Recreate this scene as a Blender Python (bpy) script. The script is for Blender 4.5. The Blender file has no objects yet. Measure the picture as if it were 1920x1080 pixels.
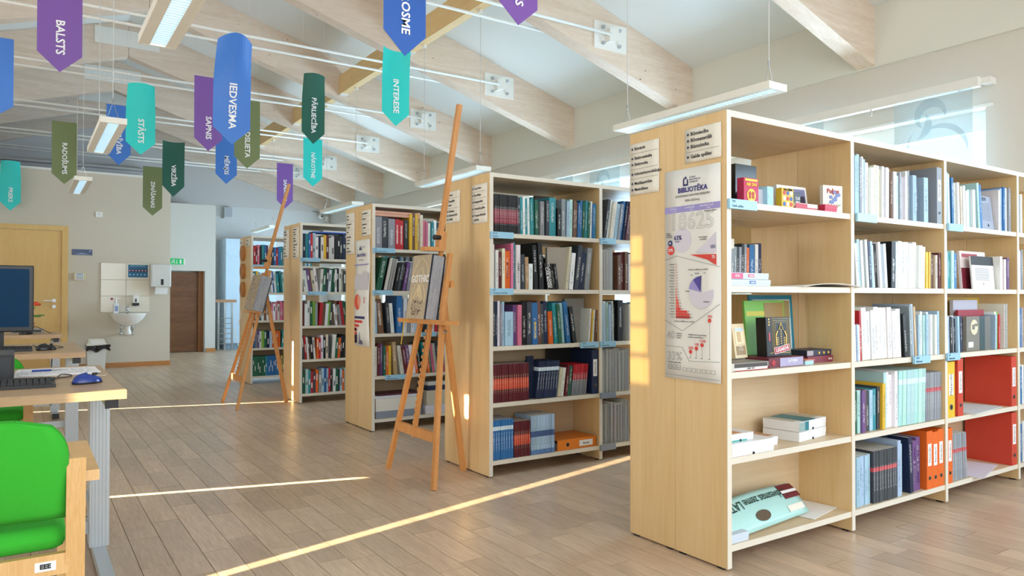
import bpy, bmesh, math, random
from mathutils import Vector, Matrix
rnd = random.Random(7)
C = bpy.context.scene.collection
SC = bpy.context.scene
PI = math.pi

# ---------------------------------------------------------------- camera
F_PX, YAW, PITCH, ROLL, CZ = 1368.7, .5894, .0114, .0011, 1.068
FW = Vector((math.sin(YAW)*math.cos(PITCH), math.cos(YAW)*math.cos(PITCH), math.sin(PITCH)))
RT = FW.cross(Vector((0, 0, 1))).normalized()
UP = RT.cross(FW)
RT, UP = RT*math.cos(ROLL)+UP*math.sin(ROLL), UP*math.cos(ROLL)-RT*math.sin(ROLL)
CAM = Vector((0, 0, CZ))
cd = bpy.data.cameras.new('camera'); cam = bpy.data.objects.new('camera', cd); C.objects.link(cam)
cd.sensor_width = 36; cd.lens = F_PX/1920*36; cd.clip_start = .05
cam.matrix_world = Matrix((RT, UP, -FW)).transposed().to_4x4() if False else Matrix.Translation(CAM) @ Matrix((RT, UP, -FW)).transposed().to_4x4()
SC.camera = cam
def at(u, v, ax, val):
    d = FW+RT*((u-960)/F_PX)-UP*((v-540)/F_PX)
    return CAM+d*((val-CAM[ax])/d[ax])
def aX(u, v, x): return at(u, v, 0, x)
def aY(u, v, y): return at(u, v, 1, y)
def aZ(u, v, z): return at(u, v, 2, z)

# ---------------------------------------------------------------- light and exposure
SC.view_settings.view_transform = 'Standard'; SC.view_settings.look = 'None'
SC.view_settings.gamma = 1; SC.view_settings.use_curve_mapping = False
SC.view_settings.exposure = 0.3
SC.cycles.use_denoising = True
SC.cycles.max_bounces = 8; SC.cycles.diffuse_bounces = 5; SC.cycles.transparent_max_bounces = 12
SC.cycles.sample_clamp_indirect = 6
w = bpy.data.worlds.new('world'); SC.world = w; w.use_nodes = True
w.node_tree.nodes['Background'].inputs[0].default_value = (.91, .96, 1, 1)
w.node_tree.nodes['Background'].inputs[1].default_value = 1.9
def lamp(name, kind, loc, direction, energy, col, **k):
    l = bpy.data.lights.new(name, kind); l.energy = energy; l.color = col
    for a, b in k.items(): setattr(l, a, b)
    o = bpy.data.objects.new(name, l); C.objects.link(o); o.location = loc
    o.rotation_euler = Vector(direction).to_track_quat('-Z', 'Y').to_euler()
    return o
XW, XL, YF, YS = 5.72, -3.42, 15.96, 12.37       # window wall, left wall, far wall, wall with the sink
ST, SDY = .25, -.2755                             # slope of the sun, its heading
lamp('sun', 'SUN', (-12, 6, 5), (1, SDY, -ST*1.037), 85, (1, .87, .60), angle=.005)
WIN = [(-2.2, 1.5), (2.45, 5.0), (5.9, 8.4), (9.4, 11.9), (12.9, 15.2)]  # the first is an added window out of view, for cool light at the right
for y0, y1 in WIN:                                # daylight of the overcast side through the windows
    lamp('window_daylight', 'AREA', (XW+.32, (y0+y1)/2, 1.62), (-1, 0, .04), 110 if y0 > 12 else (150 if y0 < 0 else 300), (.68, .85, 1), shape='RECTANGLE', size=1.55, size_y=y1-y0)
lamp('left_daylight', 'AREA', (XL+.12, 5.2, 1.7), (1, 0, .3), 340, (1, .97, .93), shape='RECTANGLE', size=1.7, size_y=11)
lamp('rear_fill', 'AREA', (1.2, -2.45, 1.7), (0, 1, .35), 45, (1, .97, .93), shape='RECTANGLE', size=5, size_y=1.6)  # added fill lamp behind the camera to brighten the ceiling
sp = Vector((XL, 2.0, 1.0)); sdir = Vector((1, .236, -.257))
lamp('sun_reflection', 'SPOT', sp-sdir*10, sdir, 90000, (1, .85, .56), spot_size=.22, spot_blend=.1, shadow_soft_size=.02)

# ---------------------------------------------------------------- materials
def lin(h):
    h = h.lstrip('#'); v = [int(h[i:i+2], 16)/255 for i in (0, 2, 4)]
    return tuple((c/12.92 if c <= .04045 else ((c+.055)/1.055)**2.4) for c in v)+(1,)
MATS = {}
def nm(name):
    m = bpy.data.materials.new(name); m.use_nodes = True
    return m, m.node_tree.nodes, m.node_tree.links, m.node_tree.nodes['Principled BSDF']
def mat(name, col, rough=.55, metal=0, emit=0, bump=0, bscale=200, var=.04):
    if name in MATS: return MATS[name]
    m, n, l, p = nm(name)
    c = lin(col) if isinstance(col, str) else col
    p.inputs['Roughness'].default_value = rough; p.inputs['Metallic'].default_value = metal
    t = n.new('ShaderNodeTexNoise'); t.inputs['Scale'].default_value = bscale if bump else 6
    tc = n.new('ShaderNodeTexCoord'); l.new(tc.outputs['Object'], t.inputs['Vector'])
    mx = n.new('ShaderNodeMix'); mx.data_type = 'RGBA'
    mx.inputs['A'].default_value = [min(1, x*(1+var)) for x in c[:3]]+[1]; mx.inputs['B'].default_value = [x*(1-var) for x in c[:3]]+[1]
    l.new(t.outputs['Fac'], mx.inputs['Factor']); l.new(mx.outputs['Result'], p.inputs['Base Color'])
    if emit:
        p.inputs['Emission Color'].default_value = c; p.inputs['Emission Strength'].default_value = emit
    if bump:
        b = n.new('ShaderNodeBump'); b.inputs['Strength'].default_value = bump; b.inputs['Distance'].default_value = .002
        l.new(t.outputs['Fac'], b.inputs['Height']); l.new(b.outputs['Normal'], p.inputs['Normal'])
    MATS[name] = m; return m
def wood(name, c1, c2, axis=2, scale=1.0, rough=.45, knots=None, rand=0.0, lines=.55):
    """grain stretched along one local axis; optional dark knots; optional per-object tint"""
    m, n, l, p = nm(name); p.inputs['Roughness'].default_value = rough
    tc = n.new('ShaderNodeTexCoord'); mp = n.new('ShaderNodeMapping'); src = tc.outputs['Object']
    oi = n.new('ShaderNodeObjectInfo')
    ad = n.new('ShaderNodeVectorMath'); ad.operation = 'MULTIPLY_ADD'
    cx = n.new('ShaderNodeCombineXYZ')
    for i in range(3): l.new(oi.outputs['Random'], cx.inputs[i])
    l.new(cx.outputs[0], ad.inputs[0]); ad.inputs[1].default_value = (17, 23, 31); l.new(src, ad.inputs[2])
    s = [9*scale]*3; s[axis] = .7*scale; mp.inputs['Scale'].default_value = s
    l.new(ad.outputs[0], mp.inputs['Vector'])
    a = n.new('ShaderNodeTexNoise'); a.inputs['Scale'].default_value = 1.6; a.inputs['Detail'].default_value = 3; a.inputs['Distortion'].default_value = .8
    b = n.new('ShaderNodeTexNoise'); b.inputs['Scale'].default_value = 14; b.inputs['Detail'].default_value = 4
    l.new(mp.outputs[0], a.inputs['Vector']); l.new(mp.outputs[0], b.inputs['Vector'])
    sm = n.new('ShaderNodeMath'); sm.operation = 'MULTIPLY_ADD'; sm.inputs[1].default_value = lines
    l.new(b.outputs['Fac'], sm.inputs[0])
    hf = n.new('ShaderNodeMath'); hf.operation = 'MULTIPLY'; hf.inputs[1].default_value = 1-lines; l.new(a.outputs['Fac'], hf.inputs[0]); l.new(hf.outputs[0], sm.inputs[2])
    rp = n.new('ShaderNodeValToRGB'); rp.color_ramp.elements[0].position = .3; rp.color_ramp.elements[1].position = .7
    rp.color_ramp.elements[0].color = lin(c2); rp.color_ramp.elements[1].color = lin(c1)
    l.new(sm.outputs[0], rp.inputs[0]); out = rp.outputs[0]
    if knots:
        v = n.new('ShaderNodeTexVoronoi'); v.inputs['Scale'].default_value = 4.6
        mk = n.new('ShaderNodeMapping'); ks = [1.6]*3; ks[axis] = .75; mk.inputs['Scale'].default_value = ks
        l.new(ad.outputs[0], mk.inputs['Vector']); l.new(mk.outputs[0], v.inputs['Vector'])
        lt = n.new('ShaderNodeMath'); lt.operation = 'LESS_THAN'; lt.inputs[1].default_value = .045; l.new(v.outputs['Distance'], lt.inputs[0])
        mx = n.new('ShaderNodeMix'); mx.data_type = 'RGBA'; l.new(lt.outputs[0], mx.inputs['Factor']); l.new(out, mx.inputs['A']); mx.inputs['B'].default_value = lin(knots); out = mx.outputs['Result']
    if rand:
        hv = n.new('ShaderNodeHueSaturation'); mr = n.new('ShaderNodeMapRange'); mr.inputs['To Min'].default_value = 1-rand; mr.inputs['To Max'].default_value = 1+rand
        l.new(oi.outputs['Random'], mr.inputs['Value']); l.new(mr.outputs[0], hv.inputs['Value']); l.new(out, hv.inputs['Color']); out = hv.outputs[0]
    l.new(out, p.inputs['Base Color'])
    bp = n.new('ShaderNodeBump'); bp.inputs['Strength'].default_value = .12; bp.inputs['Distance'].default_value = .002
    l.new(sm.outputs[0], bp.inputs['Height']); l.new(bp.outputs[0], p.inputs['Normal'])
    MATS[name] = m; return m
def cover_mat(name, marks='#F2F2F0', band=None, soft=.45, same=None):
    """cover in the object's own colour with print-like marks down the spine, optional coloured bands (z0,z1,colour)"""
    m, n, l, p = nm(name); p.inputs['Roughness'].default_value = soft
    oi = n.new('ShaderNodeObjectInfo'); tc = n.new('ShaderNodeTexCoord')
    sg = n.new('ShaderNodeSeparateXYZ'); l.new(tc.outputs['Generated'], sg.inputs[0])
    def M(op, a, b=None):
        k = n.new('ShaderNodeMath'); k.operation = op
        for i, x in enumerate((a, b)):
            if x is None: continue
            if isinstance(x, (int, float)): k.inputs[i].default_value = x
            else: l.new(x, k.inputs[i])
        return k.outputs[0]
    out = oi.outputs['Color']
    def mixin(fac, col, out):
        mx = n.new('ShaderNodeMix'); mx.data_type = 'RGBA'; l.new(fac, mx.inputs['Factor']); l.new(out, mx.inputs['A']); mx.inputs['B'].default_value = lin(col); return mx.outputs['Result']
    for z0, z1, col in band or []:
        out = mixin(M('MULTIPLY', M('GREATER_THAN', sg.outputs[2], z0), M('LESS_THAN', sg.outputs[2], z1)), col, out)
    # marks
    mp = n.new('ShaderNodeMapping'); mp.inputs['Scale'].default_value = (150, 1, 210); so = n.new('ShaderNodeVectorMath'); so.operation = 'ADD'
    l.new(tc.outputs['Object'], mp.inputs['Vector']); cx = n.new('ShaderNodeCombineXYZ')
    RN = oi.outputs['Random'] if not band else M('ADD', .31, 0.)
    l.new(M('MULTIPLY', RN, 90.), cx.inputs[1]); l.new(mp.outputs[0], so.inputs[0]); l.new(cx.outputs[0], so.inputs[1])
    t = n.new('ShaderNodeTexNoise'); t.inputs['Scale'].default_value = 1.3; t.inputs['Detail'].default_value = 0; l.new(so.outputs[0], t.inputs['Vector'])
    k = M('GREATER_THAN', t.outputs['Fac'], .53)
    k = M('MULTIPLY', k, M('LESS_THAN', M('ABSOLUTE', M('SUBTRACT', sg.outputs[0], .5)), .2))
    lo = M('ADD', .12, M('MULTIPLY', RN, .3))
    k = M('MULTIPLY', k, M('GREATER_THAN', sg.outputs[2], lo)); k = M('MULTIPLY', k, M('LESS_THAN', sg.outputs[2], M('ADD', lo, .5)))
    k = M('MULTIPLY', k, M('LESS_THAN', sg.outputs[1], .03))
    out = mixin(M('MULTIPLY', k, .62), marks, out)
    l.new(out, p.inputs['Base Color']); MATS[name] = m; return m

wall_m = mat('wall_paint', '#D6D1C7', .9, bump=.15, bscale=90, var=.015)
sink_m = mat('sink_wall_paint', '#D2C8B6', .9, bump=.15, bscale=90, var=.015)
grey_m = mat('gable_paint', '#CDCBC9', .9, bump=.1, bscale=90, var=.02)
ceil_m = mat('ceiling_paint', '#E2E6E5', .92, var=.01)
white_m = mat('white_paint', '#E9E8E2', .5)
beam_m = wood('whitewashed_pine', '#E8D9CA', '#D3BCA6', 0, 1.2, .6, knots='#6B4A36', lines=.5)
under_m = mat('beam_underside', '#E8DFD2', .6, var=.04)
purl_m = wood('yellow_pine', '#EED19A', '#E0BC80', 1, 1.2, .55, knots='#8B6030')
floor_m = wood('oak_floor', '#D3BAA0', '#AB937B', 1, 1.0, .29, rand=.11, lines=.6)
gap_m = mat('floor_gap', '#4A3828', .9)
maple_m = wood('maple_panel', '#E6C998', '#D8B57E', 2, .55, .38, lines=.35)
maple_h = wood('maple_board', '#DAC6A6', '#C9B08B', 0, .55, .4, lines=.35)
edge_m = mat('cream_edging', '#DCD5C6', .5)
easel_m = wood('oiled_beech', '#DA9E60', '#BF7F40', 2, 2, .4)
beech_m = wood('beech_frame', '#DDB57C', '#C99B5E', 2, 2, .4)
desk_m = wood('desk_laminate', '#C4A580', '#AC8C68', 0, 1, .32)
doory_m = wood('yellow_door', '#E6C07A', '#DBB064', 2, .8, .45)
doorb_m = wood('dark_oak_door', '#8A5A35', '#5B3618', 0, .8, .4)
base_m = wood('baseboard_wood', '#C98B50', '#B0733A', 0, 1, .4)
alu_m = mat('grey_aluminium', '#B4BCC1', .4, .35)
steel_m = mat('brushed_steel', '#A5A8A8', .3, .9)
chrome_m = mat('chrome', '#D0D2D4', .12, 1)
black_m = mat('black_plastic', '#17181B', .38)
dark_m = mat('dark_bezel', '#20242A', .35)
screen_m = mat('screen_glass', '#123A5C', .45); screen_m.node_tree.nodes['Principled BSDF'].inputs['Specular IOR Level'].default_value = .1
green_m = mat('green_fabric', '#30AA28', .9, bump=.35, bscale=900, var=.05)
porc_m = mat('porcelain', '#EDEBE5', .12)
tile_m = mat('cream_tile', '#E8DFCC', .12)
paper_m = mat('white_paper', '#E9E9E6', .8)
cream_paper = mat('cream_paper', '#E6E1D3', .85)
page_m = mat('page_block', '#DCD8CC', .9)
ink_m = mat('dark_ink', '#23252B', .8)
greyink_m = mat('grey_ink', '#8E918F', .8)
thread_m = mat('fine_cord', '#C9C9C4', .6)
lbl_m = mat('pale_blue_label', '#9CCBE4', .3)
glab_m = mat('grey_label', '#8792A0', .35)
def glassy(name, col, alpha):
    m, n, l, p = nm(name); t = n.new('ShaderNodeBsdfTransparent'); t.inputs[0].default_value = lin(col)
    mx = n.new('ShaderNodeMixShader'); mx.inputs[0].default_value = alpha
    p.inputs['Base Color'].default_value = lin(col); p.inputs['Roughness'].default_value = .1
    l.new(t.outputs[0], mx.inputs[1]); l.new(p.outputs[0], mx.inputs[2]); l.new(mx.outputs[0], n['Material Output'].inputs[0]); return m
glass_m = glassy('window_glass', '#F4FBFF', .06)
sheer_m = glassy('sheer_panel', '#DCEAF0', .42)
sheer2_m = glassy('sheer_motif', '#DDE6EA', .28)
COL = {'W': ('white', '#E6E9EA'), 'C': ('cream', '#DAD4BE'), 'L': ('light blue', '#A4C1DA'), 'B': ('blue', '#2A6CA8'), 'N': ('navy', '#1B2B4C'),
       'K': ('black', '#191A1D'), 'G': ('dark green', '#1E5C45'), 'g': ('bright green', '#74A63C'), 'T': ('teal', '#2B8F98'), 'R': ('red', '#B4202C'),
       'M': ('maroon', '#5C1B26'), 'O': ('orange', '#E0661F'), 'Y': ('yellow', '#E0B92E'), 'P': ('pink', '#DB7896'), 'V': ('purple', '#6C4A82'),
       'n': ('brown', '#6E4D38'), 'S': ('grey', '#8D939B'), 'D': ('dark grey', '#3A4149'), 't': ('tan', '#BB9C72'), 'A': ('pale aqua', '#A9D2CF')}
cov_m = cover_mat('printed_cover')
covd_m = cover_mat('printed_cover_dark_marks', '#4A5666')
redband_m = cover_mat('red_banded_cover', '#E8C9A0', [(.34, .62, '#C8402F')])
magband_m = cover_mat('grey_magazine_cover', '#C9CED4', [(.6, .68, '#C04A50')])
pinkband_m = cover_mat('black_volume_cover', '#D8D8D8', [(.25, .62, '#8E3345')])
silver_m = cover_mat('silver_blue_cover', '#1B2B4C', [(.0, .12, '#5E83B8'), (.45, .6, '#4A6294')])
bluevol_m = cover_mat('blue_volume_cover', '#DCE6EC', [(.74, .84, '#CFE0EA')])
redvol_m = cover_mat('red_volume_cover', '#E8E8E8', [(.0, .5, '#7A7F88')])

# ---------------------------------------------------------------- mesh helpers
ORG = {}; WARP = {}
def tag(o, label=None, cat=None, group=None, kind=None, category=None):
    cat = cat or category
    for k, v in (('label', label), ('category', cat), ('group', group), ('kind', kind)):
        if v: o[k] = v
    return o
def thing(name, label, cat, loc, group=None, rot=None):
    o = bpy.data.objects.new(name, None); C.objects.link(o); o.location = loc; o.empty_display_size = .05
    if rot is not None: o.rotation_euler = rot
    ORG[o.name] = Vector(loc) if rot is None else Vector((0, 0, 0))
    return tag(o, label, cat, group)
class MB:
    def __init__(s): s.b = bmesh.new()
    def box(s, a, b, bev=0):
        a, b = [min(a[i], b[i]) for i in range(3)], [max(a[i], b[i]) for i in range(3)]
        c = Matrix.Translation([(a[i]+b[i])/2 for i in range(3)]) @ Matrix.Diagonal([b[i]-a[i] for i in range(3)]+[1])
        r = bmesh.ops.create_cube(s.b, size=1, matrix=c)
        if bev: bmesh.ops.bevel(s.b, geom=list({e for v in r['verts'] for e in v.link_edges}), offset=bev, segments=2, affect='EDGES', profile=.5)
        return s
    def obox(s, M, size, bev=0):
        r = bmesh.ops.create_cube(s.b, size=1, matrix=M @ Matrix.Diagonal(list(size)+[1]))
        if bev: bmesh.ops.bevel(s.b, geom=list({e for v in r['verts'] for e in v.link_edges}), offset=bev, segments=2, affect='EDGES', profile=.5)
        return s
    def bar(s, p, q, w, h, up=(0, 0, 1)):
        p, q = Vector(p), Vector(q); z = (q-p).normalized(); x = Vector(up).cross(z)
        if x.length < 1e-4: x = Vector((1, 0, 0)).cross(z)
        x.normalize(); y = z.cross(x)
        M = Matrix((x, y, z)).transposed().to_4x4(); M.translation = (p+q)/2
        return s.obox(M, (w, h, (q-p).length))
    def tube(s, p, q, r, n=10, r2=None):
        p, q = Vector(p), Vector(q); z = (q-p).normalized(); x = z.orthogonal().normalized(); y = z.cross(x)
        M = Matrix((x, y, z)).transposed().to_4x4(); M.translation = (p+q)/2
        bmesh.ops.create_cone(s.b, cap_ends=True, segments=n, radius1=r, radius2=r if r2 is None else r2, depth=(q-p).length, matrix=M); return s
    def path(s, pts, r, n=8):
        for i in range(len(pts)-1): s.tube(pts[i], pts[i+1], r, n)
        return s
    def ball(s, c, r, sc=(1, 1, 1), u=16, v=10):
        bmesh.ops.create_uvsphere(s.b, u_segments=u, v_segments=v, radius=r, matrix=Matrix.Translation(c) @ Matrix.Diagonal(list(sc)+[1])); return s
    def prism(s, pts, d):
        vs = [s.b.verts.new(p) for p in pts]; f = s.b.faces.new(vs)
        r = bmesh.ops.extrude_face_region(s.b, geom=[f]); bmesh.ops.translate(s.b, verts=[g for g in r['geom'] if isinstance(g, bmesh.types.BMVert)], vec=d); return s
    def grid(s, fn, nu, nv):
        V = [[s.b.verts.new(fn(i/nu, j/nv)) for j in range(nv+1)] for i in range(nu+1)]
        for i in range(nu):
            for j in range(nv): s.b.faces.new((V[i][j], V[i+1][j], V[i+1][j+1], V[i][j+1]))
        return s
    def lathe(s, prof, c=(0, 0, 0), n=24, sc=(1, 1)):
        V = [[s.b.verts.new((c[0]+r*math.cos(2*PI*k/n)*sc[0], c[1]+r*math.sin(2*PI*k/n)*sc[1], c[2]+z)) for k in range(n)] for r, z in prof]
        for i in range(len(V)-1):
            for k in range(n): s.b.faces.new((V[i][k], V[i][(k+1) % n], V[i+1][(k+1) % n], V[i+1][k]))
        return s
    def xf(s, M): bmesh.ops.transform(s.b, matrix=M, verts=s.b.verts[:]); return s
    def build(s, name, m, parent=None, smooth=False, solid=0, kind=None, local=False, **t):
        bmesh.ops.recalc_face_normals(s.b, faces=s.b.faces[:])
        off = Vector((0, 0, 0))
        if parent is not None and not local: off = ORG.get(parent.name, off)
        if off.length: bmesh.ops.translate(s.b, verts=s.b.verts[:], vec=-off)
        me = bpy.data.meshes.new(name); s.b.to_mesh(me); s.b.free(); me.materials.append(m)
        if smooth:
            for p in me.polygons: p.use_smooth = True
        o = bpy.data.objects.new(name, me); C.objects.link(o)
        if parent is not None:
            o.parent = parent; ORG[o.name] = off
        if solid:
            md = o.modifiers.new('thickness', 'SOLIDIFY'); md.thickness = solid; md.offset = 0
        tag(o, kind=kind, **t); return o
def B(name, a, b, m, parent=None, bev=0, **k): return MB().box(a, b, bev).build(name, m, parent, **k)
def text(name, s, size, loc, right, up, m, parent=None, align='LEFT', sx=1.0, bold=0, ext=.0006):
    cu = bpy.data.curves.new(name, 'FONT'); cu.body = s; cu.size = size; cu.align_x = align; cu.align_y = 'CENTER'
    cu.extrude = ext; cu.offset = bold; cu.resolution_u = 2; cu.materials.append(m)
    o = bpy.data.objects.new(name, cu); C.objects.link(o)
    r, u = Vector(right).normalized(), Vector(up).normalized(); n = r.cross(u)
    M = Matrix((r*sx, u, n)).transposed().to_4x4(); off = ORG.get(parent.name, Vector((0, 0, 0))) if parent else Vector((0, 0, 0))
    M.translation = Vector(loc)-off; o.matrix_local = M
    if parent: o.parent = parent
    return o
def dup(root, loc=None, **t):
    c = root.copy(); C.objects.link(c)
    if loc is not None: c.location = loc
    for ch in list(root.children):
        d = ch.copy(); C.objects.link(d); d.parent = c
        for g in list(ch.children):
            e = g.copy(); C.objects.link(e); e.parent = d
    return tag(c, **t)

# ---------------------------------------------------------------- the room
def wall_x(name, x0, x1, ya, yb, z0, z1, holes, m):
    """a wall standing across X with rectangular openings (y0,y1,z0,z1)"""
    b = MB(); ys = sorted({ya, yb, *[h[0] for h in holes], *[h[1] for h in holes]})
    for p, q in zip(ys, ys[1:]):
        hs = sorted((h[2], h[3]) for h in holes if h[0] < (p+q)/2 < h[1]); z = z0
        for h0, h1 in hs:
            if h0 > z: b.box((x0, p, z), (x1, q, h0))
            z = h1
        b.box((x0, p, z), (x1, q, z1))
    return b.build(name, m, kind='structure')
ZE, SL, XA = 2.921, .30, 1.15                     # eaves, roof slope, ridge
def ztop(x): return 3.402+SL*((XW-x) if x > XA else (x-XL))
def zbot(x): return 2.921+SL*((XW-x) if x > XA else (x-XL))
fl = tag(MB().box((XL, -2.5, -.12), (XW, YF, -.006)).build('floor', gap_m), kind='structure')
PW = .119; planks = []
row = 0; x = XL
while x < XW:
    y = -1.5+rnd.random()*.5
    while y < YF:
        L = rnd.choice((.4, .42, .8, .8, .42)); planks.append((x, y, min(x+PW, XW), min(y+L, YF))); y += L
    x += PW
def seen(p):
    cx, cy = (p[0]+p[2])/2, (p[1]+p[3])/2; v = Vector((cx, cy, 0))-CAM; z = v.dot(FW)
    if z < .8: return 0
    u, t = 960+F_PX*v.dot(RT)/z, 540-F_PX*v.dot(UP)/z
    return 1/z if -80 < u < 2000 and t < 1160 else 0
planks.sort(key=seen, reverse=True)
for p in planks[:300]: MB().box((p[0]+.0012, p[1]+.0014, -.0055), (p[2]-.0012, p[3]-.0014, 0)).build('plank', floor_m, fl)
# the far boards: one part, each board its own vertex tint through a handful of height-free strips
b = MB()
for p in planks[300:]: b.box((p[0]+.0012, p[1]+.0014, -.0055), (p[2]-.0012, p[3]-.0014, rnd.random()*-.0004))
far_m = wood('oak_floor_far', '#D3BAA0', '#AB937B', 1, 1.0, .34, lines=.6)
n_, l_ = far_m.node_tree.nodes, far_m.node_tree.links
geo = n_.new('ShaderNodeNewGeometry'); hs = n_.new('ShaderNodeHueSaturation'); mr = n_.new('ShaderNodeMapRange'); mr.inputs['To Min'].default_value = .91; mr.inputs['To Max'].default_value = 1.09
pb = n_['Principled BSDF']; src = pb.inputs['Base Color'].links[0].from_socket
l_.new(geo.outputs['Random Per Island'], mr.inputs['Value']); l_.new(mr.outputs[0], hs.inputs['Value']); l_.new(src, hs.inputs['Color']); l_.new(hs.outputs[0], pb.inputs['Base Color'])
b.build('plank', far_m, fl, kind='stuff')

holes = [(y0, y1, .85, 2.43) for y0, y1 in WIN]
wall_x('wall_right', XW, XW+.3, -2.5, YF+.3, -.12, 3.5, holes, wall_m)
# the wall head above the windows stands a little proud and is painted lighter
tag(MB().box((XW-.03, -2.5, 2.921), (XW, YF, 3.41)).build('trim_1', mat('upper_wall_paint', '#DEDDD3', .9, var=.01)), kind='structure')
slits = [(5.45, 5.488, .0, 1.32), (5.44, 5.5, 1.80, 1.93), (8.97, 9.01, .1, 2.08), (1.978, 2.02, 0, 1.655), (1.978, 2.02, 1.71, 2.0)]  # openings in the unseen left wall, shaped to cast the sun streaks and patches
slits += [(3.90+.01*k, 4.03-.004*k, 2.16+.135*k, 2.275+.135*k) for k in range(5)]
wall_x('wall_left', XL-.008, XL, -2.5, YF, -.12, 3.5, slits, wall_m)
tag(B('wall_far', (XL, YF, -.12), (XW+.3, YF+.2, ZE+.02), mat('far_wall_paint', '#D3D5D4', .9, var=.015)), kind='structure')
gb = MB().prism([(XL, YF-.02, 2.94), (XW, YF-.02, 2.94), (XW, YF-.02, 3.5), (XA, YF-.02, 4.9), (XL, YF-.02, 3.5)], (0, .2, 0)).build('wall_gable', grey_m, kind='structure')
for z0, z1, d in ((3.33, 3.37, .10), (3.50, 3.54, .16), (3.72, 3.76, .10), (3.10, 3.14, .10)):
    tag(B('trim_2', (XL, YF-.02-d, z0), (2.0, YF-.02, z1), grey_m), kind='structure')
# partition with the sink and the door, its box behind
tag(B('wall_sink', (XL, YS, 0), (1.887, YS+.12, 2.87), sink_m), kind='structure')
tag(B('trim_3', (XL, YS-.02, 2.87), (1.90, YS+.14, 2.90), white_m), kind='structure')
tag(B('wall_sink_side', (1.767, YS+.12, 0), (1.887, YF, 2.87), sink_m), kind='structure')
tag(B('baseboard_sink', (.53, YS-.022, 0), (1.892, YS, .07), base_m), kind='structure')
# hall wall with the brown door
HY = 14.85; zt = aY(320, 380, HY).z
dx0, dx1, dx2, dz = aY(318, 508, HY).x, aY(368.5, 508, HY).x, aY(384.5, 508, HY).x, aY(368, 508, HY).z
hx = aY(404, 520, HY).x
b = MB().box((1.887, HY, dz), (hx, HY+.25, zt)).box((dx2, HY, 0), (hx, HY+.25, dz)).box((1.887, HY+.25, 0), (hx, YF, zt))
b.build('wall_hall', mat('hall_wall_paint', '#D6D4CC', .9, var=.015), kind='structure')
dr = tag(B('door_2', (1.887, HY+.18, .01), (dx2-.09, HY+.22, dz-.02), doorb_m), kind='structure')
B('door_frame', (dx2-.09, HY+.14, 0), (dx2-.0, HY+.25, dz), wood('brown_frame', '#A87045', '#8A5530', 2, 1), dr)
B('baseboard_hall', (dx2+.02, HY-.02, 0), (hx, HY, .07), base_m, kind='structure')
tag(B('sun_dimmer', (XL-.02, 3.8, 2.0), (XL-.012, 4.1, 2.95), glassy('dimmer_gauze', '#F3E6C8', .78)), kind='structure')  # unseen gauze added behind the high slots to dim the sun patches
# ceiling slopes
for s, xe in ((1, XW), (-1, XL)):
    b = MB().prism([(xe, -2.5, 3.402), (XA, -2.5, ztop(XA)), (XA, -2.5, ztop(XA)+.15), (xe+s*.3, -2.5, 3.50)], (0, YF+2.7, 0))
    b.build('ceiling', ceil_m, kind='structure')
# rafters: near face measured from the photograph
BY = [1.31, 3.25, 5.18, 7.11, 9.05, 11.0, 12.94, 14.37, 15.88]
BT = .15
ordn = ['first', 'second', 'third', 'fourth', 'fifth', 'sixth', 'seventh', 'eighth', 'ninth']
for i, y in enumerate(BY):
    r = thing('roof_truss', f'whitewashed pine rafter pair with steel tie rods, {ordn[i]} from the camera', 'rafter', (XA, y, 3.4), 'rafters under the sloping ceiling')
    for xe, xr in ((XW-.03, XA+.002), (XL, XA-.002)):
        th = min(BT, YF-.03-y)
        MB().prism([(xe, y, zbot(xe)), (xr, y, zbot(xr)), (xr, y, ztop(xr)-.002), (xe, y, ztop(xe)-.002)], (0, th, 0)).build('rafter', beam_m, r)
    if i < 8:
        B('ridge_plate', (XA-.40, y-.014, 4.41), (XA+.375, y, 4.63), white_m, r)
        for xp in (4.568, 2*XA-4.568):
            pl = B('steel_plate', (xp-.198, y-.012, 3.378), (xp+.198, y, 3.633), white_m, r)
            b = MB()
            for dx in (-.1, .1):
                for dzz in (-.075, .075): b.tube((xp+dx, y-.012, 3.505+dzz), (xp+dx, y-.035, 3.505+dzz), 0.018, 8)
            b.build('bolt', alu_m, pl, kind='stuff')
            MB().prism([(xp-.06, y-.012, 3.44), (xp+.05, y-.012, 3.47), (xp+.05, y-.012, 3.59), (xp-.06, y-.012, 3.56)], (0, -.06, 0)).build('lug', white_m, pl)
        for yo in (-.07, BT+.07):
            MB().tube((4.53, y+yo, 3.505), (2*XA-4.53, y+yo, 3.505), .014, 8).build('tie_rod', white_m, r, smooth=True)
# purlins between the rafters
for i in range(7):
    y0, y1 = BY[i]+BT, BY[i+1]
    for xp in (3.36, 2*XA-3.36):
        p = thing('purlin', f'yellow pine purlin on the {"window" if xp > 2 else "desk"} side, {ordn[i]} bay from the camera', 'beam', (xp, y0, 3.6), 'purlins between rafters')
        B('timber', (xp, y0, zbot(xp)+.04), (xp+.09, y1, zbot(xp)+.28), purl_m, p)
        B('hanger', (xp-.004, y1-.1, zbot(xp)+.025), (xp+.094, y1-.002, zbot(xp)+.04), white_m, p); B('hanger', (xp-.004, y0+.002, zbot(xp)+.025), (xp+.094, y0+.1, zbot(xp)+.04), white_m, p)
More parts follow.
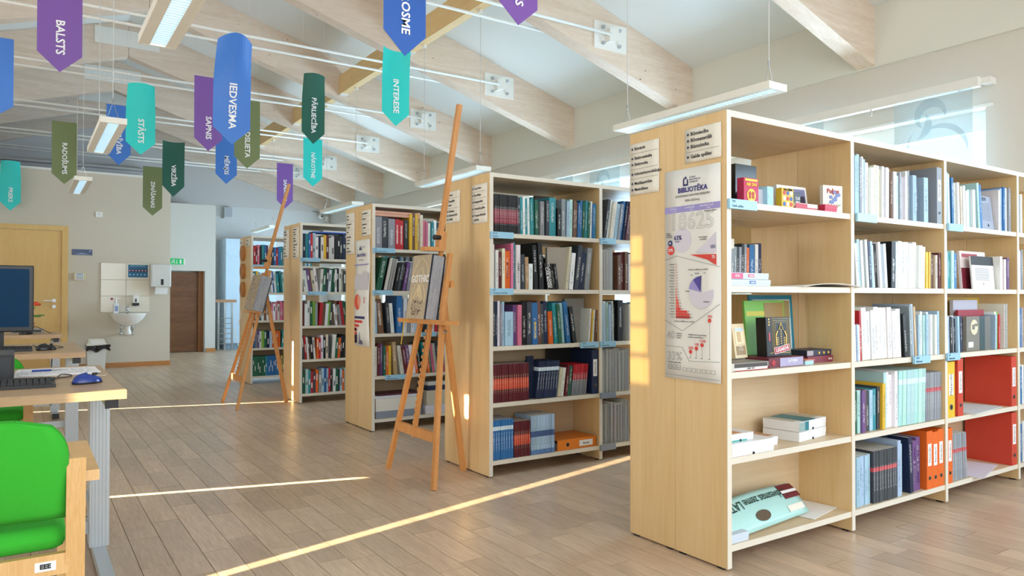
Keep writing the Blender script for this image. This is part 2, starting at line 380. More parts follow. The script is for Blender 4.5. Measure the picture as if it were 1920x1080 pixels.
# ---------------------------------------------------------------- windows, curtain rail, sheer panels
for i, (y0, y1) in enumerate(WIN):
    f = MB(); x0, x1 = XW+.12, XW+.19
    f.box((x0, y0, 2.29), (x1, y1, 2.43)).box((x0, y0, .85), (x1, y1, .92)).box((x0, y0, .92), (x1, y0+.07, 2.29)).box((x0, y1-.07, .92), (x1, y1, 2.29)).box((x0, (y0+y1)/2-.05, .92), (x1, (y0+y1)/2+.05, 2.29))
    wf = tag(f.build(f'window_{i+1}', white_m), kind='structure')
    g = MB().box((x0+.03, y0+.07, .92), (x0+.036, (y0+y1)/2-.05, 2.29)).build('pane', glass_m, wf)
    MB().box((x0+.03, (y0+y1)/2+.05, .92), (x0+.036, y1-.07, 2.29)).build('pane', glass_m, wf)
    b = MB().box((x0-.02, (y0+y1)/2+.05, 2.20), (x0, y1-.07, 2.29)).box((x0-.02, (y0+y1)/2+.05, .92), (x0, (y0+y1)/2+.11, 2.2)).box((x0-.02, y1-.13, .92), (x0, y1-.07, 2.2))
    b.build('sash', white_m, wf)
    B('sill', (XW-.08, y0-.05, .83), (XW+.12, y1+.05, .85), white_m, wf)
RX = XW-.12
r = thing('curtain_rail', 'long white curtain rail above the windows', 'curtain rail', (RX, 2.44, 2.6))
rz0, rz1 = aX(1848, 160, RX).z-.005, aX(1846, 150, RX).z+.0
rl = B('rail', (RX-.02, 2.44, 2.555), (RX+.03, 15.3, 2.625), white_m, r)
B('end_bracket', (RX+.03, 2.38, 2.575), (XW, 2.44, 2.62), white_m, r)
for k, yy in enumerate((3.22, 2.56, 5.6, 9.0, 12.4)): B('glider', (RX-.012, yy, 2.505), (RX-.004, yy+.012, 2.555), thread_m, rl)
for k, (ya, yb, wh) in enumerate(((2.47, 3.03, 'rightmost, beside the bare window wall'), (3.63, 4.25, 'second from the right, above the nearest bookcase'), (6.15, 6.68, 'third from the right, above the second bookcase'), (7.0, 7.5, 'fourth from the right, above the second bookcase'), (9.4, 10., 'fifth from the right, nearly hidden'))):
    t = thing('panel_curtain', f'sheer white panel curtain, {wh}', 'curtain', (RX-.03, ya, 2.55), 'sheer panels on the curtain rail')
    zb_ = 1.86 if k in (1, 3) else 1.0
    MB().grid(lambda u, v: (RX-.03+.006*math.sin(u*9), ya+(yb-ya)*u, zb_+(2.555-zb_)*v), 24, 2).build('panel', sheer_m, t, smooth=True)
    m = (ya+yb)/2; b = MB()
    def arc(cy, cz, r0, a0, a1, wd, n=14):
        pts = []
        for q in range(n+1):
            a = a0+(a1-a0)*q/n; ww = wd*math.sin(PI*q/n)
            pts.append((cy+(r0+ww/2)*math.cos(a), cz+(r0+ww/2)*math.sin(a), cy+(r0-ww/2)*math.cos(a), cz+(r0-ww/2)*math.sin(a)))
        for p, q in zip(pts, pts[1:]):
            vs = [b.b.verts.new((RX-.041, c, d)) for c, d in ((p[0], p[1]), (q[0], q[1]), (q[2], q[3]), (p[2], p[3]))]; b.b.faces.new(vs)
    arc(m, 2.40, .10, -.9, 3.4, .07); arc(m+.14, 2.36, .12, 2.6, 4.4, .06); arc(m-.05, 2.12, .2, 1.0, 3.2, .04); arc(m, 1.95, .09, 0, 6.2, .012, 24); arc(m+.03, 2.2, .14, -1.6, .9, .02)
    b.build('motif', sheer2_m, t, kind='stuff')
tag(B('trim_4', (XW-.015, 2.40, 2.43), (XW, 15.4, 2.45), white_m), kind='structure')
# daylight strip of plain ground and sky are the world itself

# ---------------------------------------------------------------- hanging luminaires
lampw = mat('luminaire_white', '#EDEBE0', .4)
refl_m = mat('reflector', '#D9E9F2', .25, .3); tube_m = mat('lit_tube', '#DDF3FF', .4, emit=1.6, var=0)
def luminaire(x0, y0, y1, label, z=2.2, lit=True, top=None, lw=.155):
    t = thing('pendant_luminaire', label, 'ceiling light', (x0, y0, z), 'linear pendant lights')
    x1 = x0+lw; b = MB()
    b.box((x0, y0, z), (x0+.012, y1, z+.04)).box((x1-.012, y0, z), (x1, y1, z+.04)).box((x0+.012, y0+.012, z+.034), (x1-.012, y1-.012, z+.039)).box((x0+.012, y0+.001, z), (x1-.012, y0+.012, z+.039)).box((x0+.012, y1-.012, z), (x1-.012, y1-.001, z+.039))
    b.box((x0+.012, y0+.012, z+.001), (x0+.045, y1-.012, z+.01)).box((x1-.045, y0+.012, z+.001), (x1-.012, y1-.012, z+.01))
    b.build('housing', lampw, t)
    B('lamp_tube', (x0+.045, y0+.02, z+.018), (x1-.045, y1-.02, z+.024), tube_m, t)
    b = MB(); n = int((y1-y0)/.03)
    for k in range(n): b.box((x0+.045, y0+.03+k*(y1-y0-.05)/n, z+.002), (x1-.045, y0+.034+k*(y1-y0-.05)/n, z+.016))
    b.build('louvre', refl_m, t, kind='stuff')
    xm = (x0+x1)/2
    for yy in (y0+.06, y1-.06):
        zt_ = ztop(xm) if xm < 2 else zbot(3.36)+.04
        c = MB().tube((xm, yy, z+.16), (xm, yy, zt_-.01), .0028, 6).build('suspension_cable', thread_m, t)
        b = MB().tube((xm, yy, z+.15), (xm, yy, z+.175), .006, 6).path([(xm-.035, yy, z+.04), (xm, yy, z+.155), (xm+.035, yy, z+.04)], .0018, 5); b.build('cable_yoke', steel_m, c)
        MB().tube((xm, yy, zt_-.03), (xm, yy, zt_), .02, 10).build('ceiling_cap', white_m, c)
luminaire(3.345, 2.50, 3.76, 'white linear pendant light above the nearest bookcase')
luminaire(3.35, 5.585, 6.82, 'white linear pendant light behind the gothic-book easel, above the second bookcase')
luminaire(3.35, 8.56, 9.74, 'white linear pendant light above the third bookcase')
luminaire(.418, 2.42, 3.645, 'white linear pendant light with louvres at the top edge, nearest over the desks')
luminaire(.405, 5.42, 6.62, 'white linear pendant light beside the light blue banner over the desks')
luminaire(.40, 8.275, 9.42, 'small-looking white pendant light before the sink wall, farthest over the desks')
pa, pb2 = aY(430, 425, 13.2), aY(540, 418, 13.2)
luminaire(3.35, 12.2, 13.4, 'thin white pendant light in front of the far wall', z=2.2)

# ---------------------------------------------------------------- hanging banners
BC = dict(V=('purple', '#7A4FA3'), B=('blue', '#3C79CE'), b=('deep blue', '#2A5FB4'), T=('turquoise', '#1FCFC7'), O=('olive green', '#727F50'), G=('dark green', '#0F5B4A'))
ban_m = {k: mat('banner_'+k, v[1], .45, var=.03) for k, v in BC.items()}
wtxt = mat('white_lettering', '#F5F5F5', .6, var=0)
BANF = {}
BAN = [  # word, colour, left shoulder px, right shoulder px, tip px, top px y at the left (None: out of frame), curl
 ('BALSTS', 'V', (69, 94.5), (154, 109), 135, -110, 0), ('RADOŠUMS', 'O', (96.5, 324), (144, 329), 345, 225.5, 0), ('BRĪVĪBA', 'B', (199, 286), (245, 294), 310, 194, 0),
 ('STĀSTS', 'T', (235.5, 264.5), (291, 272), 290, 157, .06), ('VIRZĪBA', 'G', (304, 347), (345.5, 352), 369, 263, -.05), ('ZINĀŠANAS', 'O', (267.5, 388), (304, 390), 404.5, 311, 0),
 ('PRIEKS', 'T', (-1, 377), (39, 379), 395, 301, .04), ('SAPNIS', 'V', (363.8, 257.4), (416.4, 262.5), 283, 140.5, 0), ('IEDVESMA', 'B', (399, 236), (469, 247), 271, 78, .16),
 ('MĒRĶIS', 'B', (404, 325), (444, 329), 345, 240, 0), ('ODSLIETA', 'O', (439, 292), (487, 298), 316, 184, 0), ('SAPRATNE', 'V', (519, 375), (549, 378), 391, 305, 0),
 ('PĀRLIECĪBA', 'G', (565.5, 246), (608.5, 252), 270, 138.5, .06), ('NĀKOTNE', 'T', (568.5, 332), (604, 336), 350, 258, 0), ('INTERESE', 'T', (716, 207.5), (767, 216), 236.5, 88, -.06),
 ('DROSME', 'b', (719, 54), (798, 75), 105, -90, 0), ('SPĒKS', 'V', (935, 0), (1007.5, 20), 47, -170, 0), ('CERĪBA', 'B', (-62, 190), (25, 199), 222, 60, 0)]
for wd, ck, l, r_, tipy, topy, curl in BAN:
    W = .24; a, b2 = aY(*l, 1), aY(*r_, 1); y = W/(b2.x-a.x); a = aY(*l, y)
    zt_ = aY(l[0], topy, y).z if topy else a.z+.5; zs = a.z; ztip = aY((l[0]+r_[0])/2, tipy, y).z
    t = thing('banner', f'{BC[ck][0]} pointed hanging banner reading {wd}' if wd not in ('ODSLIETA', 'SPĒKS', 'CERĪBA') else {'ODSLIETA': 'olive green pointed hanging banner half hidden behind the blue one', 'SPĒKS': 'purple pointed hanging banner cut by the top edge, only its tip showing', 'CERĪBA': 'blue pointed hanging banner cut by the edge beside the purple one'}[wd], 'banner', (a.x+W/2, y, zt_), 'pointed word banners hanging from the rafters')
    H = zt_-zs; m = MB()
    def fn(u, v, a=a, y=y, W=W, ztip=ztip, zs=zs, H=H, curl=curl):
        ex = a.x+W*(.5+(u-.5)*(1-(.10*max(0, v-.55)/.45 if curl > 0 else 0))); dd = abs(u-.5)*2
        if v == 0: return (a.x+W*u, y, ztip+(zs-ztip)*dd)
        bow = curl*(1-dd*dd)*v**2*.5
        return (ex, y-bow-(abs(curl)*.5*v**3 if curl else 0), zs+H*v+(curl*.22*(1-dd*dd)*v**6))
    m.grid(fn, 12, 10).build('panel', ban_m[ck], t, smooth=False, solid=.003)
    n = len(wd); size = min(.1, .62*H/n*1.35); size = .067
    BANF[t.name] = fn
    text('lettering', wd, size, (a.x+W*.5, y-.006, zs-.005), (0, 0, -1), (1, 0, 0), wtxt, t, 'RIGHT', bold=.0014)
    zc_ = (lambda q: ztop(q)) if wd in ('RADOŠUMS', 'VIRZĪBA') else (lambda q: zbot(q)+.2)
    MB().tube((a.x+.01, y, zt_-.004), (a.x+.01, y, zc_(a.x+.01)), .0008, 4).tube((a.x+W-.01, y, zt_-.004), (a.x+W-.01, y, zc_(a.x+W-.01)), .0008, 4).build('thread', thread_m, t)

# ---------------------------------------------------------------- bookcases
X0, BW, T = 2.278, .845, .025
ZS = [.07, .41, .745, 1.085, 1.42, 1.775]          # undersides of the boards, the last is the top
FL = [z+.025 for z in ZS[:5]]                      # where things stand
ROWS = dict(A=(1.9, 2.446, 'nearest bookcase'), B=(3.645, 4.188, 'second bookcase'), C=(5.388, 5.952, 'third bookcase'), D=(7.194, 7.735, 'fourth bookcase'), E=(9.081, 9.62, 'farthest bookcase'))
gap = .0016
for k, (ya, yb, nmz) in ROWS.items():
    nb = 4
    t = thing('bookcase', f'double-sided maple bookcase, {["nearest, with the tall poster and stacked game boxes", "second from the camera, behind the gothic-book easel", "third from the camera, with the narrow poster on its end", "fourth from the camera, plain end with two lists", "farthest from the camera, with round wooden discs on its end"]["ABCDE".index(k)]}', 'bookcase', (X0, ya, 0), 'rows of double-sided bookcases')
    ym = (ya+yb)/2
    for y0, y1 in ((ya, ym-gap/2), (ym+gap/2, yb)):
        for i in range(nb+1):
            x = X0+i*BW
            p = B('end_panel' if i in (0, nb) else 'divider', (x, y0, .008), (x+T, y1, 1.8), maple_m, t)
            if y0 == ya: B('edge_band', (x, y0-.0015, .008), (x+T, y0, 1.8), edge_m, p)
            MB().box((x+.002, y0+.02, 0), (x+T-.002, y0+.05, .008)).box((x+.002, y1-.05, 0), (x+T-.002, y1-.02, .008)).build('foot', black_m, p)
            if i == nb: continue
            for j, z in enumerate(ZS):
                s = B('shelf', (x+T, y0+(.004 if j < 5 else 0), z), (x+BW, y1-.004, z+.025), maple_h, t)
                if y0 == ya: B('edge_band', (x+T, y0+.0025-(.004 if j == 5 else 0), z), (x+BW, y0+.004-(.004 if j == 5 else 0), z+.025), edge_m, s)
    for i in range(nb): B('back_panel', (X0+i*BW+T, ym-gap/2, .095), (X0+(i+1)*BW, ym+gap/2, ZS[2]), maple_h, t)

# shelf labels
def shelf_label(row, bay, sh, x0, wd, s, where, m=None, ink=True):
    ya = ROWS[row][0]; x = X0+bay*BW+x0; z = ZS[sh]
    t = thing('shelf_label', where, 'label', (x, ya-.016, z-.008), 'clip-on shelf labels')
    B('holder', (x, ya-.016, z-.008), (x+wd, ya-.004, z+.030), m or lbl_m, t)
    for j, q in enumerate(s.split('\n')):
        if q: text('lettering', q, .0135, (x+.012, ya-.0165, z+.020-.017*j), (1, 0, 0), (0, 0, 1), ink_m, t, ext=.0002)
SL_ = ['bottom shelf', 'second shelf up', 'middle shelf', 'second shelf down', 'top shelf']
def L_(r, b, s, x0, wd, tx, ex='', m=None):
    nmb = ROWS[r][2]; c = 'grey' if m else 'pale blue'
    shelf_label(r, b, s, x0, wd, tx, f'{c} label on {SL_[s]} edge, {["first", "second", "third"][b]} bay, {nmb}{ex}', m)
L_('A', 0, 4, .0, .165, '794\nGalda spēles'); L_('A', 1, 4, .03, .16, '', ''); L_('A', 2, 4, .02, .15, ''); L_('A', 1, 2, .52, .15, '69.01\nBūvkonstr.'); L_('A', 2, 2, .0, .13, '69\nBūvniecība')
L_('B', 0, 4, .0, .16, '621.8\nDizains'); L_('B', 0, 3, .0, .16, '629\nTransporta tehnika'); L_('B', 0, 2, .68, .145, '629.1\nTransporta tehnika'); L_('B', 1, 4, .0, .13, '629\nTehnika'); L_('B', 1, 2, .0, .13, '72\nBūvniecība')
L_('B', 1, 1, .0, .13, '', m=glab_m); L_('B', 1, 0, .0, .13, '', m=glab_m)
L_('C', 0, 4, .0, .19, '745\nDekoratīvā māksla'); L_('C', 0, 3, .0, .17, '746\nRokdarbi'); L_('C', 0, 1, .11, .19, '7.036\nMākslas vēsture'); L_('C', 0, 2, .42, .14, '72.03\nMāksla'); L_('C', 0, 2, .58, .14, '72\nArhitekt.', ', right one')
L_('D', 0, 4, .0, .2, '61\nVeselība'); L_('D', 0, 3, .07, .2, '61\nPsiholoģija'); L_('D', 0, 2, .5, .2, ''); L_('E', 0, 4, .02, .2, '37\nIzglītība')

# ---------------------------------------------------------------- books
CNT = {}
KIND = dict(b=('book', 'book'), m=('magazine', 'magazine'), s=('spiral_notebook', 'spiral-bound report'), f=('binder', 'lever arch binder'), v=('volume', 'matching volume'))
ORD = ['first', 'second', 'third', 'fourth', 'fifth', 'sixth', 'seventh', 'eighth', 'ninth', 'tenth', 'eleventh', 'twelfth'] + [f'{i}th' for i in range(13, 20)]+['20th', '21st', '22nd', '23rd']+[f'{i}th' for i in range(24, 31)]+['31st', '32nd', '33rd']+[f'{i}th' for i in range(34, 41)]+['41st', '42nd', '43rd']+[f'{i}th' for i in range(44, 60)]
CMAT = dict(r=redband_m, g=magband_m, p=pinkband_m, s=silver_m, b=bluevol_m, q=redvol_m)
def jit(c, a=.06):
    c = lin(c); k = 1+rnd.uniform(-a, a)*2; return tuple(min(1, max(0, v*k*(1+rnd.uniform(-a, a)))) for v in c[:3])+(1,)
def book(kind, w, h, d, col, loc, lean=0, label=None, group=None, m=None, cat=None, yaw=0, name=None):
    """one upright book: spine towards -Y, base at loc, leaning by lean degrees (top to the right)"""
    nm_, cat_ = KIND[kind]
    t = bpy.data.objects.new(name or nm_, None); C.objects.link(t); t.empty_display_size = .02
    M = Matrix.Rotation(math.radians(yaw), 4, 'Z') @ Matrix.Rotation(math.radians(lean), 4, 'Y')
    if lean > 0: off = Vector((w, 0, 0)); M = Matrix.Translation(Vector(loc)+Vector((w/math.cos(math.radians(lean)), 0, 0))) @ M @ Matrix.Translation(-off)
    else: M = Matrix.Translation(loc) @ M
    t.matrix_world = M
    if kind == 'f' and col == COL['R'][1]: col = '#C8402E'
    tag(t, label, cat or cat_, group); ORG[t.name] = Vector((0, 0, 0))
    k = .0026 if kind in 'bvf' and w > .012 else .0007
    light = sum(lin(col)[:3]) > 1.1
    cm = m or (covd_m if light else cov_m)
    if kind == 's':
        o = MB().box((0, .004, 0), (w*.12, d, h)).box((w*.88, .004, 0), (w, d, h)).build('cover', cm, t)
        pg = B('pages', (w*.12, .006, .002), (w*.88, d-.003, h-.002), page_m, t)
        b = MB(); n = int(h/.0085); r = max(.003, w*.3)
        for i in range(n): b.box((w/2-r*.9, -.003, .006+i*.0085), (w/2+r*.9, .007, .0095+i*.0085))
        b.build('coil', mat('coil_grey', '#A4A9B2', .4, .3) if light else paper_m, t, kind='stuff')
    elif kind == 'f':
        o = MB().box((0, 0, 0), (w, .003, h)).box((0, .003, 0), (.003, d, h)).box((w-.003, .003, 0), (w, d, h)).build('cover', mat('binder_'+col[1:], col, .4), t)
        B('pages', (.004, .01, .006), (w*.7, d-.02, h-.03), paper_m, t)
        MB().box((w*.2, -.001, h*.40), (w*.8, 0, h*.78)).build('spine_label', paper_m, t)
        MB().tube((w/2, -.002, h*.19), (w/2, 0, h*.19), w*.2, 16).build('finger_ring', steel_m, t); MB().tube((w/2, -.003, h*.19), (w/2, -.0018, h*.19), w*.145, 14).build('finger_hole', black_m, t)
        text('lettering', rnd.choice(['Metodika', 'Materiāli', 'Projekti', 'Standarti']), w*.4, (w/2, -.0013, h*.59), (0, 0, 1), (-1, 0, 0), ink_m, t, 'CENTER', ext=.0001)
    else:
        if kind == 'm' or w < .012: MB().box((0, 0, 0), (w, .0012, h)).box((0, .0012, 0), (k, d, h)).box((w-k, .0012, 0), (w, d, h)).build('cover', cm, t)
        else:
            MB().box((0, 0, 0), (w, .0026, h), .0008).box((0, .0026, 0), (k, d, h)).box((w-k, .0026, 0), (w, d, h)).build('cover', cm, t)
        B('pages', (k, .0026, .002), (w-k, d-.003, h-(.003 if kind == 'b' else .0005)), page_m, t)
    c0 = jit(col)
    for ch in t.children: ch.color = c0
    t.color = c0
    return t
def comp(row, bay, sh, runs, back=False):
    """runs: (kind, n, x0, x1, colours, height cm, lean, [series material key], [height jitter])"""
    ya, yb, nmz = ROWS[row]; xb = X0+bay*BW+T; idx = 0
    bay_s = ['first', 'second', 'third', 'fourth'][bay]; shs = ['bottom', 'second up', 'middle', 'second down', 'top'][sh]
    for run in runs:
        kind, n, x0, x1, cols, h, lean = run[:7]; sm = run[7] if len(run) > 7 else None; hj = run[8] if len(run) > 8 else (0 if sm else .05)
        la = math.radians(lean); step = (x1-x0)/100/n; x = x0/100
        for i in range(n):
            idx += 1; c = cols[i % len(cols)] if (sm or len(cols) >= n) else cols[rnd.randrange(len(cols))]
            wj = step*math.cos(la)-(.0014 if sm else .0008)
            hh = h/100*(1-rnd.random()*hj*2); hh = min(hh, (ZS[sh+1]-FL[sh]-.004)/math.cos(la)-wj*abs(math.sin(la))-.002)
            d = min(.235, max(.15, hh*rnd.uniform(.68, .76))) if kind != 'f' else .252
            cn = COL[c][0]
            if sm: lb, gp = f'{cn} volume in a run of identical ones, {shs} shelf, {bay_s} bay, {nmz}', f'{cn} matching volumes, {shs} shelf, {nmz}'
            else: lb, gp = f'{cn} {KIND[kind][1]}, {ORD[idx-1]} from the left, {shs} shelf, {bay_s} bay, {nmz}', f'{shs} shelf of the {nmz}'
            y = ya+.012+rnd.random()*(.004 if sm else .02)
            if kind == 'f': y = ya+.003
            if back: y = ya+.285
            book(kind, max(.003, wj), hh, d, COL[c][1], (xb+x, y, FL[sh]+.0005), lean+rnd.uniform(-.3, .3)*(0 if sm or not lean else 1), lb, gp, CMAT.get(sm))
            x += step
# nearest bookcase, second bay
comp('A', 1, 4, [('s', 1, .3, 1.6, 'W', 28.5, 0), ('m', 4, 1.8, 9.6, 'LLLS', 29, 0), ('m', 1, 9.8, 11.4, 'W', 28, 0), ('m', 2, 11.6, 16.4, 'LW', 28, 1), ('m', 7, 16.6, 31, 'WCCWCWW', 25.5, 1), ('m', 1, 31.2, 34, 'W', 25.5, 1), ('m', 9, 34.4, 49, 'nWWAWSLWW', 23.5, 0), ('m', 3, 49.2, 54, 'WWS', 26.5, 0), ('b', 1, 54.5, 58, 'L', 23.5, 0), ('b', 1, 58.6, 62.3, 'N', 23, 0), ('b', 1, 67, 71.3, 'L', 24.5, 0), ('f', 1, 75.5, 80.5, '#'if 0 else 'S', 31, 0)])
comp('A', 1, 3, [('b', 1, .3, 1.8, 'g', 28, -1), ('m', 15, 3, 32.5, 'NWLWNWWNLWKWLWK', 22.5, -5), ('b', 1, 34, 37.8, 'K', 22.8, 1), ('b', 8, 38, 66, 'W', 23.2, 2), ('m', 4, 66.4, 74, 'YCYY', 19.2, 1), ('m', 3, 74.4, 81.5, 'nCM', 19, 0)])
comp('A', 1, 2, [('m', 6, .5, 8, 'NLWNLW', 18.5, -2), ('b', 1, 8.6, 10, 'R', 25, -2), ('b', 9, 10.5, 44, 'W', 25, -3), ('b', 1, 46, 49, 'K', 21.5, -5), ('m', 2, 52, 57, 'SL', 26, -3), ('b', 1, 57.6, 59.6, 't', 25.5, -4), ('m', 10, 61, 81, 'LWALWWDWLT', 22.5, 0)])
comp('A', 1, 1, [('b', 8, .4, 22.5, 'BGAVnDLT', 20.8, 0), ('b', 2, 23, 28, 'DY', 22, 1), ('b', 4, 28.5, 39, 'AWWW', 27.5, 0), ('v', 7, 39.5, 65, 'A', 27, 2, 'b'), ('v', 9, 65.8, 81.5, 'S', 24.5, 1, 'g')])
comp('A', 1, 0, [('m', 7, .4, 17, 'L', 23.4, 0, None, .01), ('v', 9, 17.6, 38.4, 'D', 24.5, 0, 'g'), ('b', 1, 39, 42, 'L', 30, 0), ('b', 1, 42.4, 44.4, 'L', 25.5, 0), ('b', 1, 50.5, 53.6, 'N', 28, -4), ('b', 2, 54.2, 62, 'V', 27.5, 0), ('f', 3, 64, 81, 'O', 30.8, 0)])
comp('A', 2, 4, [('m', 3, 3.4, 8, 'WLW', 28, -2), ('b', 1, 9, 11.2, 'B', 26, -2), ('m', 5, 13, 24, 'WWnCW', 23.5, -2), ('b', 3, 27, 36, 'WAW', 22, -2), ('b', 1, 38, 40.4, 'A', 27, -5), ('b', 1, 41.3, 43.5, 'B', 25.5, -5), ('m', 6, 66, 80, 'WLBWSL', 26, 0)])
comp('A', 2, 3, [('b', 5, .5, 14.5, 'WLTAB', 20.5, 0), ('m', 4, 64, 75, 'WPWV', 19, 0)])
comp('A', 2, 2, [('m', 10, .5, 22, 'NWLKNWKLNW', 20, -2), ('b', 4, 57.5, 66, 'LWgR', 21.5, 1), ('s', 1, 70, 73.5, 'W', 28, 0)])
comp('A', 2, 1, [('f', 1, .5, 8.5, 'Y', 31, 0), ('s', 1, 9, 11, 'R', 27, 0), ('f', 1, 11.6, 17.5, 'R', 30.5, 0), ('f', 1, 74.5, 81, 'R', 31, 0)])
comp('A', 2, 0, [('f', 1, .4, 5.6, 'O', 31, 0), ('v', 8, 6.4, 24, 'S', 24.5, -3, 'g'), ('f', 1, 74.5, 81, 'R', 31, 0)])
for sh in range(5): comp('A', 3, sh, [('m', 5, .5, 12, 'LWBWS', 24, 0)])
comp('A', 0, 4, [('b', 1, 17, 21, 'R', 19, 0), ('b', 4, 22, 36, 'KMDR', 21, 0), ('b', 3, 37, 46, 'KWD', 21.5, 2)], back=True)
comp('A', 0, 3, [('b', 6, 14, 27, 'n', 18, 5), ('m', 5, 28, 36, 'S', 19, 3), ('m', 6, 36.5, 47, 'SKSKSO', 20, 1), ('b', 1, 47.5, 51, 'B', 20, 0), ('b', 2, 51.5, 56, 'WN', 21, 0)], back=True)
# second bookcase
comp('B', 0, 4, [('v', 14, 2, 19, 'K', 23.2, -1, 'p'), ('b', 9, 19.6, 35.5, 'DTWTWTTGG', 23.4, -1), ('b', 1, 36.4, 39.6, 'S', 22, 0), ('b', 1, 40, 42.6, 'D', 23.5, 0), ('b', 1, 43, 48, 'T', 24.5, 0), ('b', 1, 49, 52, 'K', 19, 0), ('b', 1, 52.4, 55.4, 'S', 24.5, 0), ('b', 2, 56, 61, 'LA', 25, 1), ('b', 10, 61.6, 81, 'nnBBGTGWBT', 24.8, 2)])
comp('B', 0, 3, [('s', 1, .4, 2.2, 'D', 29, 0), ('b', 3, 2.8, 9.4, 'WMC', 24.5, 0), ('b', 1, 10, 13.6, 'O', 24, 0), ('b', 2, 14, 17.6, 'PT', 29.5, 0), ('b', 1, 18, 21, 'W', 27, 0), ('b', 1, 21.4, 24, 'D', 22.5, -1), ('b', 1, 24.5, 27, 't', 20, -1), ('b', 1, 27.6, 30.6, 'W', 17, 0), ('b', 1, 32, 35, 'K', 30, -3), ('b', 1, 36, 39.4, 'K', 30.3, -3), ('b', 4, 42, 51, 'K', 16.5, -9), ('b', 1, 56, 57.8, 'C', 28, 7), ('b', 1, 58.4, 61.5, 'W', 25.5, 6), ('b', 1, 62.5, 66, 'D', 29.5, 8), ('b', 1, 67, 70.5, 'N', 26.5, 8), ('b', 1, 72, 76, 'S', 28, 6)])
comp('B', 0, 2, [('m', 6, .5, 9, 'KDNWSL', 27.5, 0), ('b', 1, 9.6, 15.6, 'L', 22, 0), ('b', 2, 16.2, 21.6, 'VP', 25, 0), ('b', 2, 22.2, 29, 'KD', 28, 0), ('b', 1, 29.6, 33.8, 'B', 28, -1), ('b', 3, 34.4, 42.5, 'nDN', 27.5, -2), ('b', 1, 43.3, 46.8, 'O', 22, -3), ('b', 3, 47.8, 55.8, 'TGA', 26.5, -5), ('b', 1, 57, 60.2, 'B', 26.5, -7), ('b', 1, 61.5, 64.6, 'K', 25.5, -9), ('m', 5, 74, 81, 'WRYWn', 22, 4)])
comp('B', 0, 1, [('v', 16, .6, 27, 'M', 22.6, 0, 'r'), ('v', 8, 32, 48, 'N', 23, 7, 'b'), ('b', 2, 49.5, 54, 'CW', 19.5, 7), ('b', 2, 54.6, 59, 'MG', 20.5, 7), ('v', 8, 60, 72, 'R', 19.8, 6, 'q'), ('f', 1, 76, 81.5, 'N', 30, 0)])
comp('B', 0, 0, [('v', 8, .8, 15.5, 'B', 23.6, 0, 'b'), ('v', 8, 16, 28, 'M', 21.6, 0, 'r'), ('v', 8, 28.6, 46.5, 'L', 23.8, 0, 's')])
comp('B', 1, 4, [('b', 9, 3, 24, 'DWCWLSBNM', 27, 9), ('b', 6, 28, 44, 'WLDWLN', 26, 0)])
comp('B', 1, 3, [('s', 6, .6, 11.4, 'W', 28.5, 0), ('b', 6, 15, 34, 'nMnWKS', 26, 0)])
comp('B', 1, 2, [('m', 8, .6, 14, 'SLWALSWK', 27, -1), ('b', 1, 15, 19.5, 'K', 29, 0), ('b', 6, 26, 44, 'WLDWLN', 26, 0)])
comp('B', 1, 1, [('s', 9, .6, 26, 'W', 29, 0)])
comp('B', 1, 0, [('s', 10, .6, 26, 'W', 28.5, 0)])
# third bookcase
comp('C', 0, 4, [('b', 3, .6, 18, 'SDS', 26, 0), ('b', 2, 18.6, 26, 'R', 25.5, 0), ('b', 1, 26.6, 30, 'D', 24.5, 0), ('b', 5, 30.6, 43, 'YnYtC', 31, 0), ('b', 3, 43.4, 50, 'PPW', 25.5, 0), ('b', 9, 50.4, 74, 'TWDWKKWLT', 26, 0)])
comp('C', 0, 3, [('b', 1, 1.5, 6.5, 'G', 27.5, 12), ('s', 2, 8, 16, 'KW', 27, 12), ('b', 4, 17, 27, 'KDKV', 24, 11), ('b', 2, 28, 34, 'SW', 24, 9), ('b', 1, 34.5, 39, 'C', 21, 9), ('b', 1, 40.5, 46, 'R', 28, 9), ('b', 6, 52, 74, 'KWDLWN', 24, 0)])
comp('C', 0, 2, [('b', 1, .6, 3, 'L', 27, -2), ('b', 1, 4, 9, 'n', 27.5, -5), ('b', 2, 12, 18, 'DW', 26.5, -5), ('b', 1, 20, 25, 'B', 31, 0), ('b', 5, 26, 42, 'WSWLW', 28, 1), ('b', 9, 43, 74, 'KTWRGWLWD', 22, 0)])
comp('C', 0, 1, [('b', 6, .6, 15, 'WMVGOY', 25.5, 0), ('b', 1, 17.5, 21, 't', 29, -4), ('b', 6, 24, 43, 'WMVWOK', 24.5, -9), ('b', 11, 45, 72, 'TOGPWDWPWPL', 26, -7)])
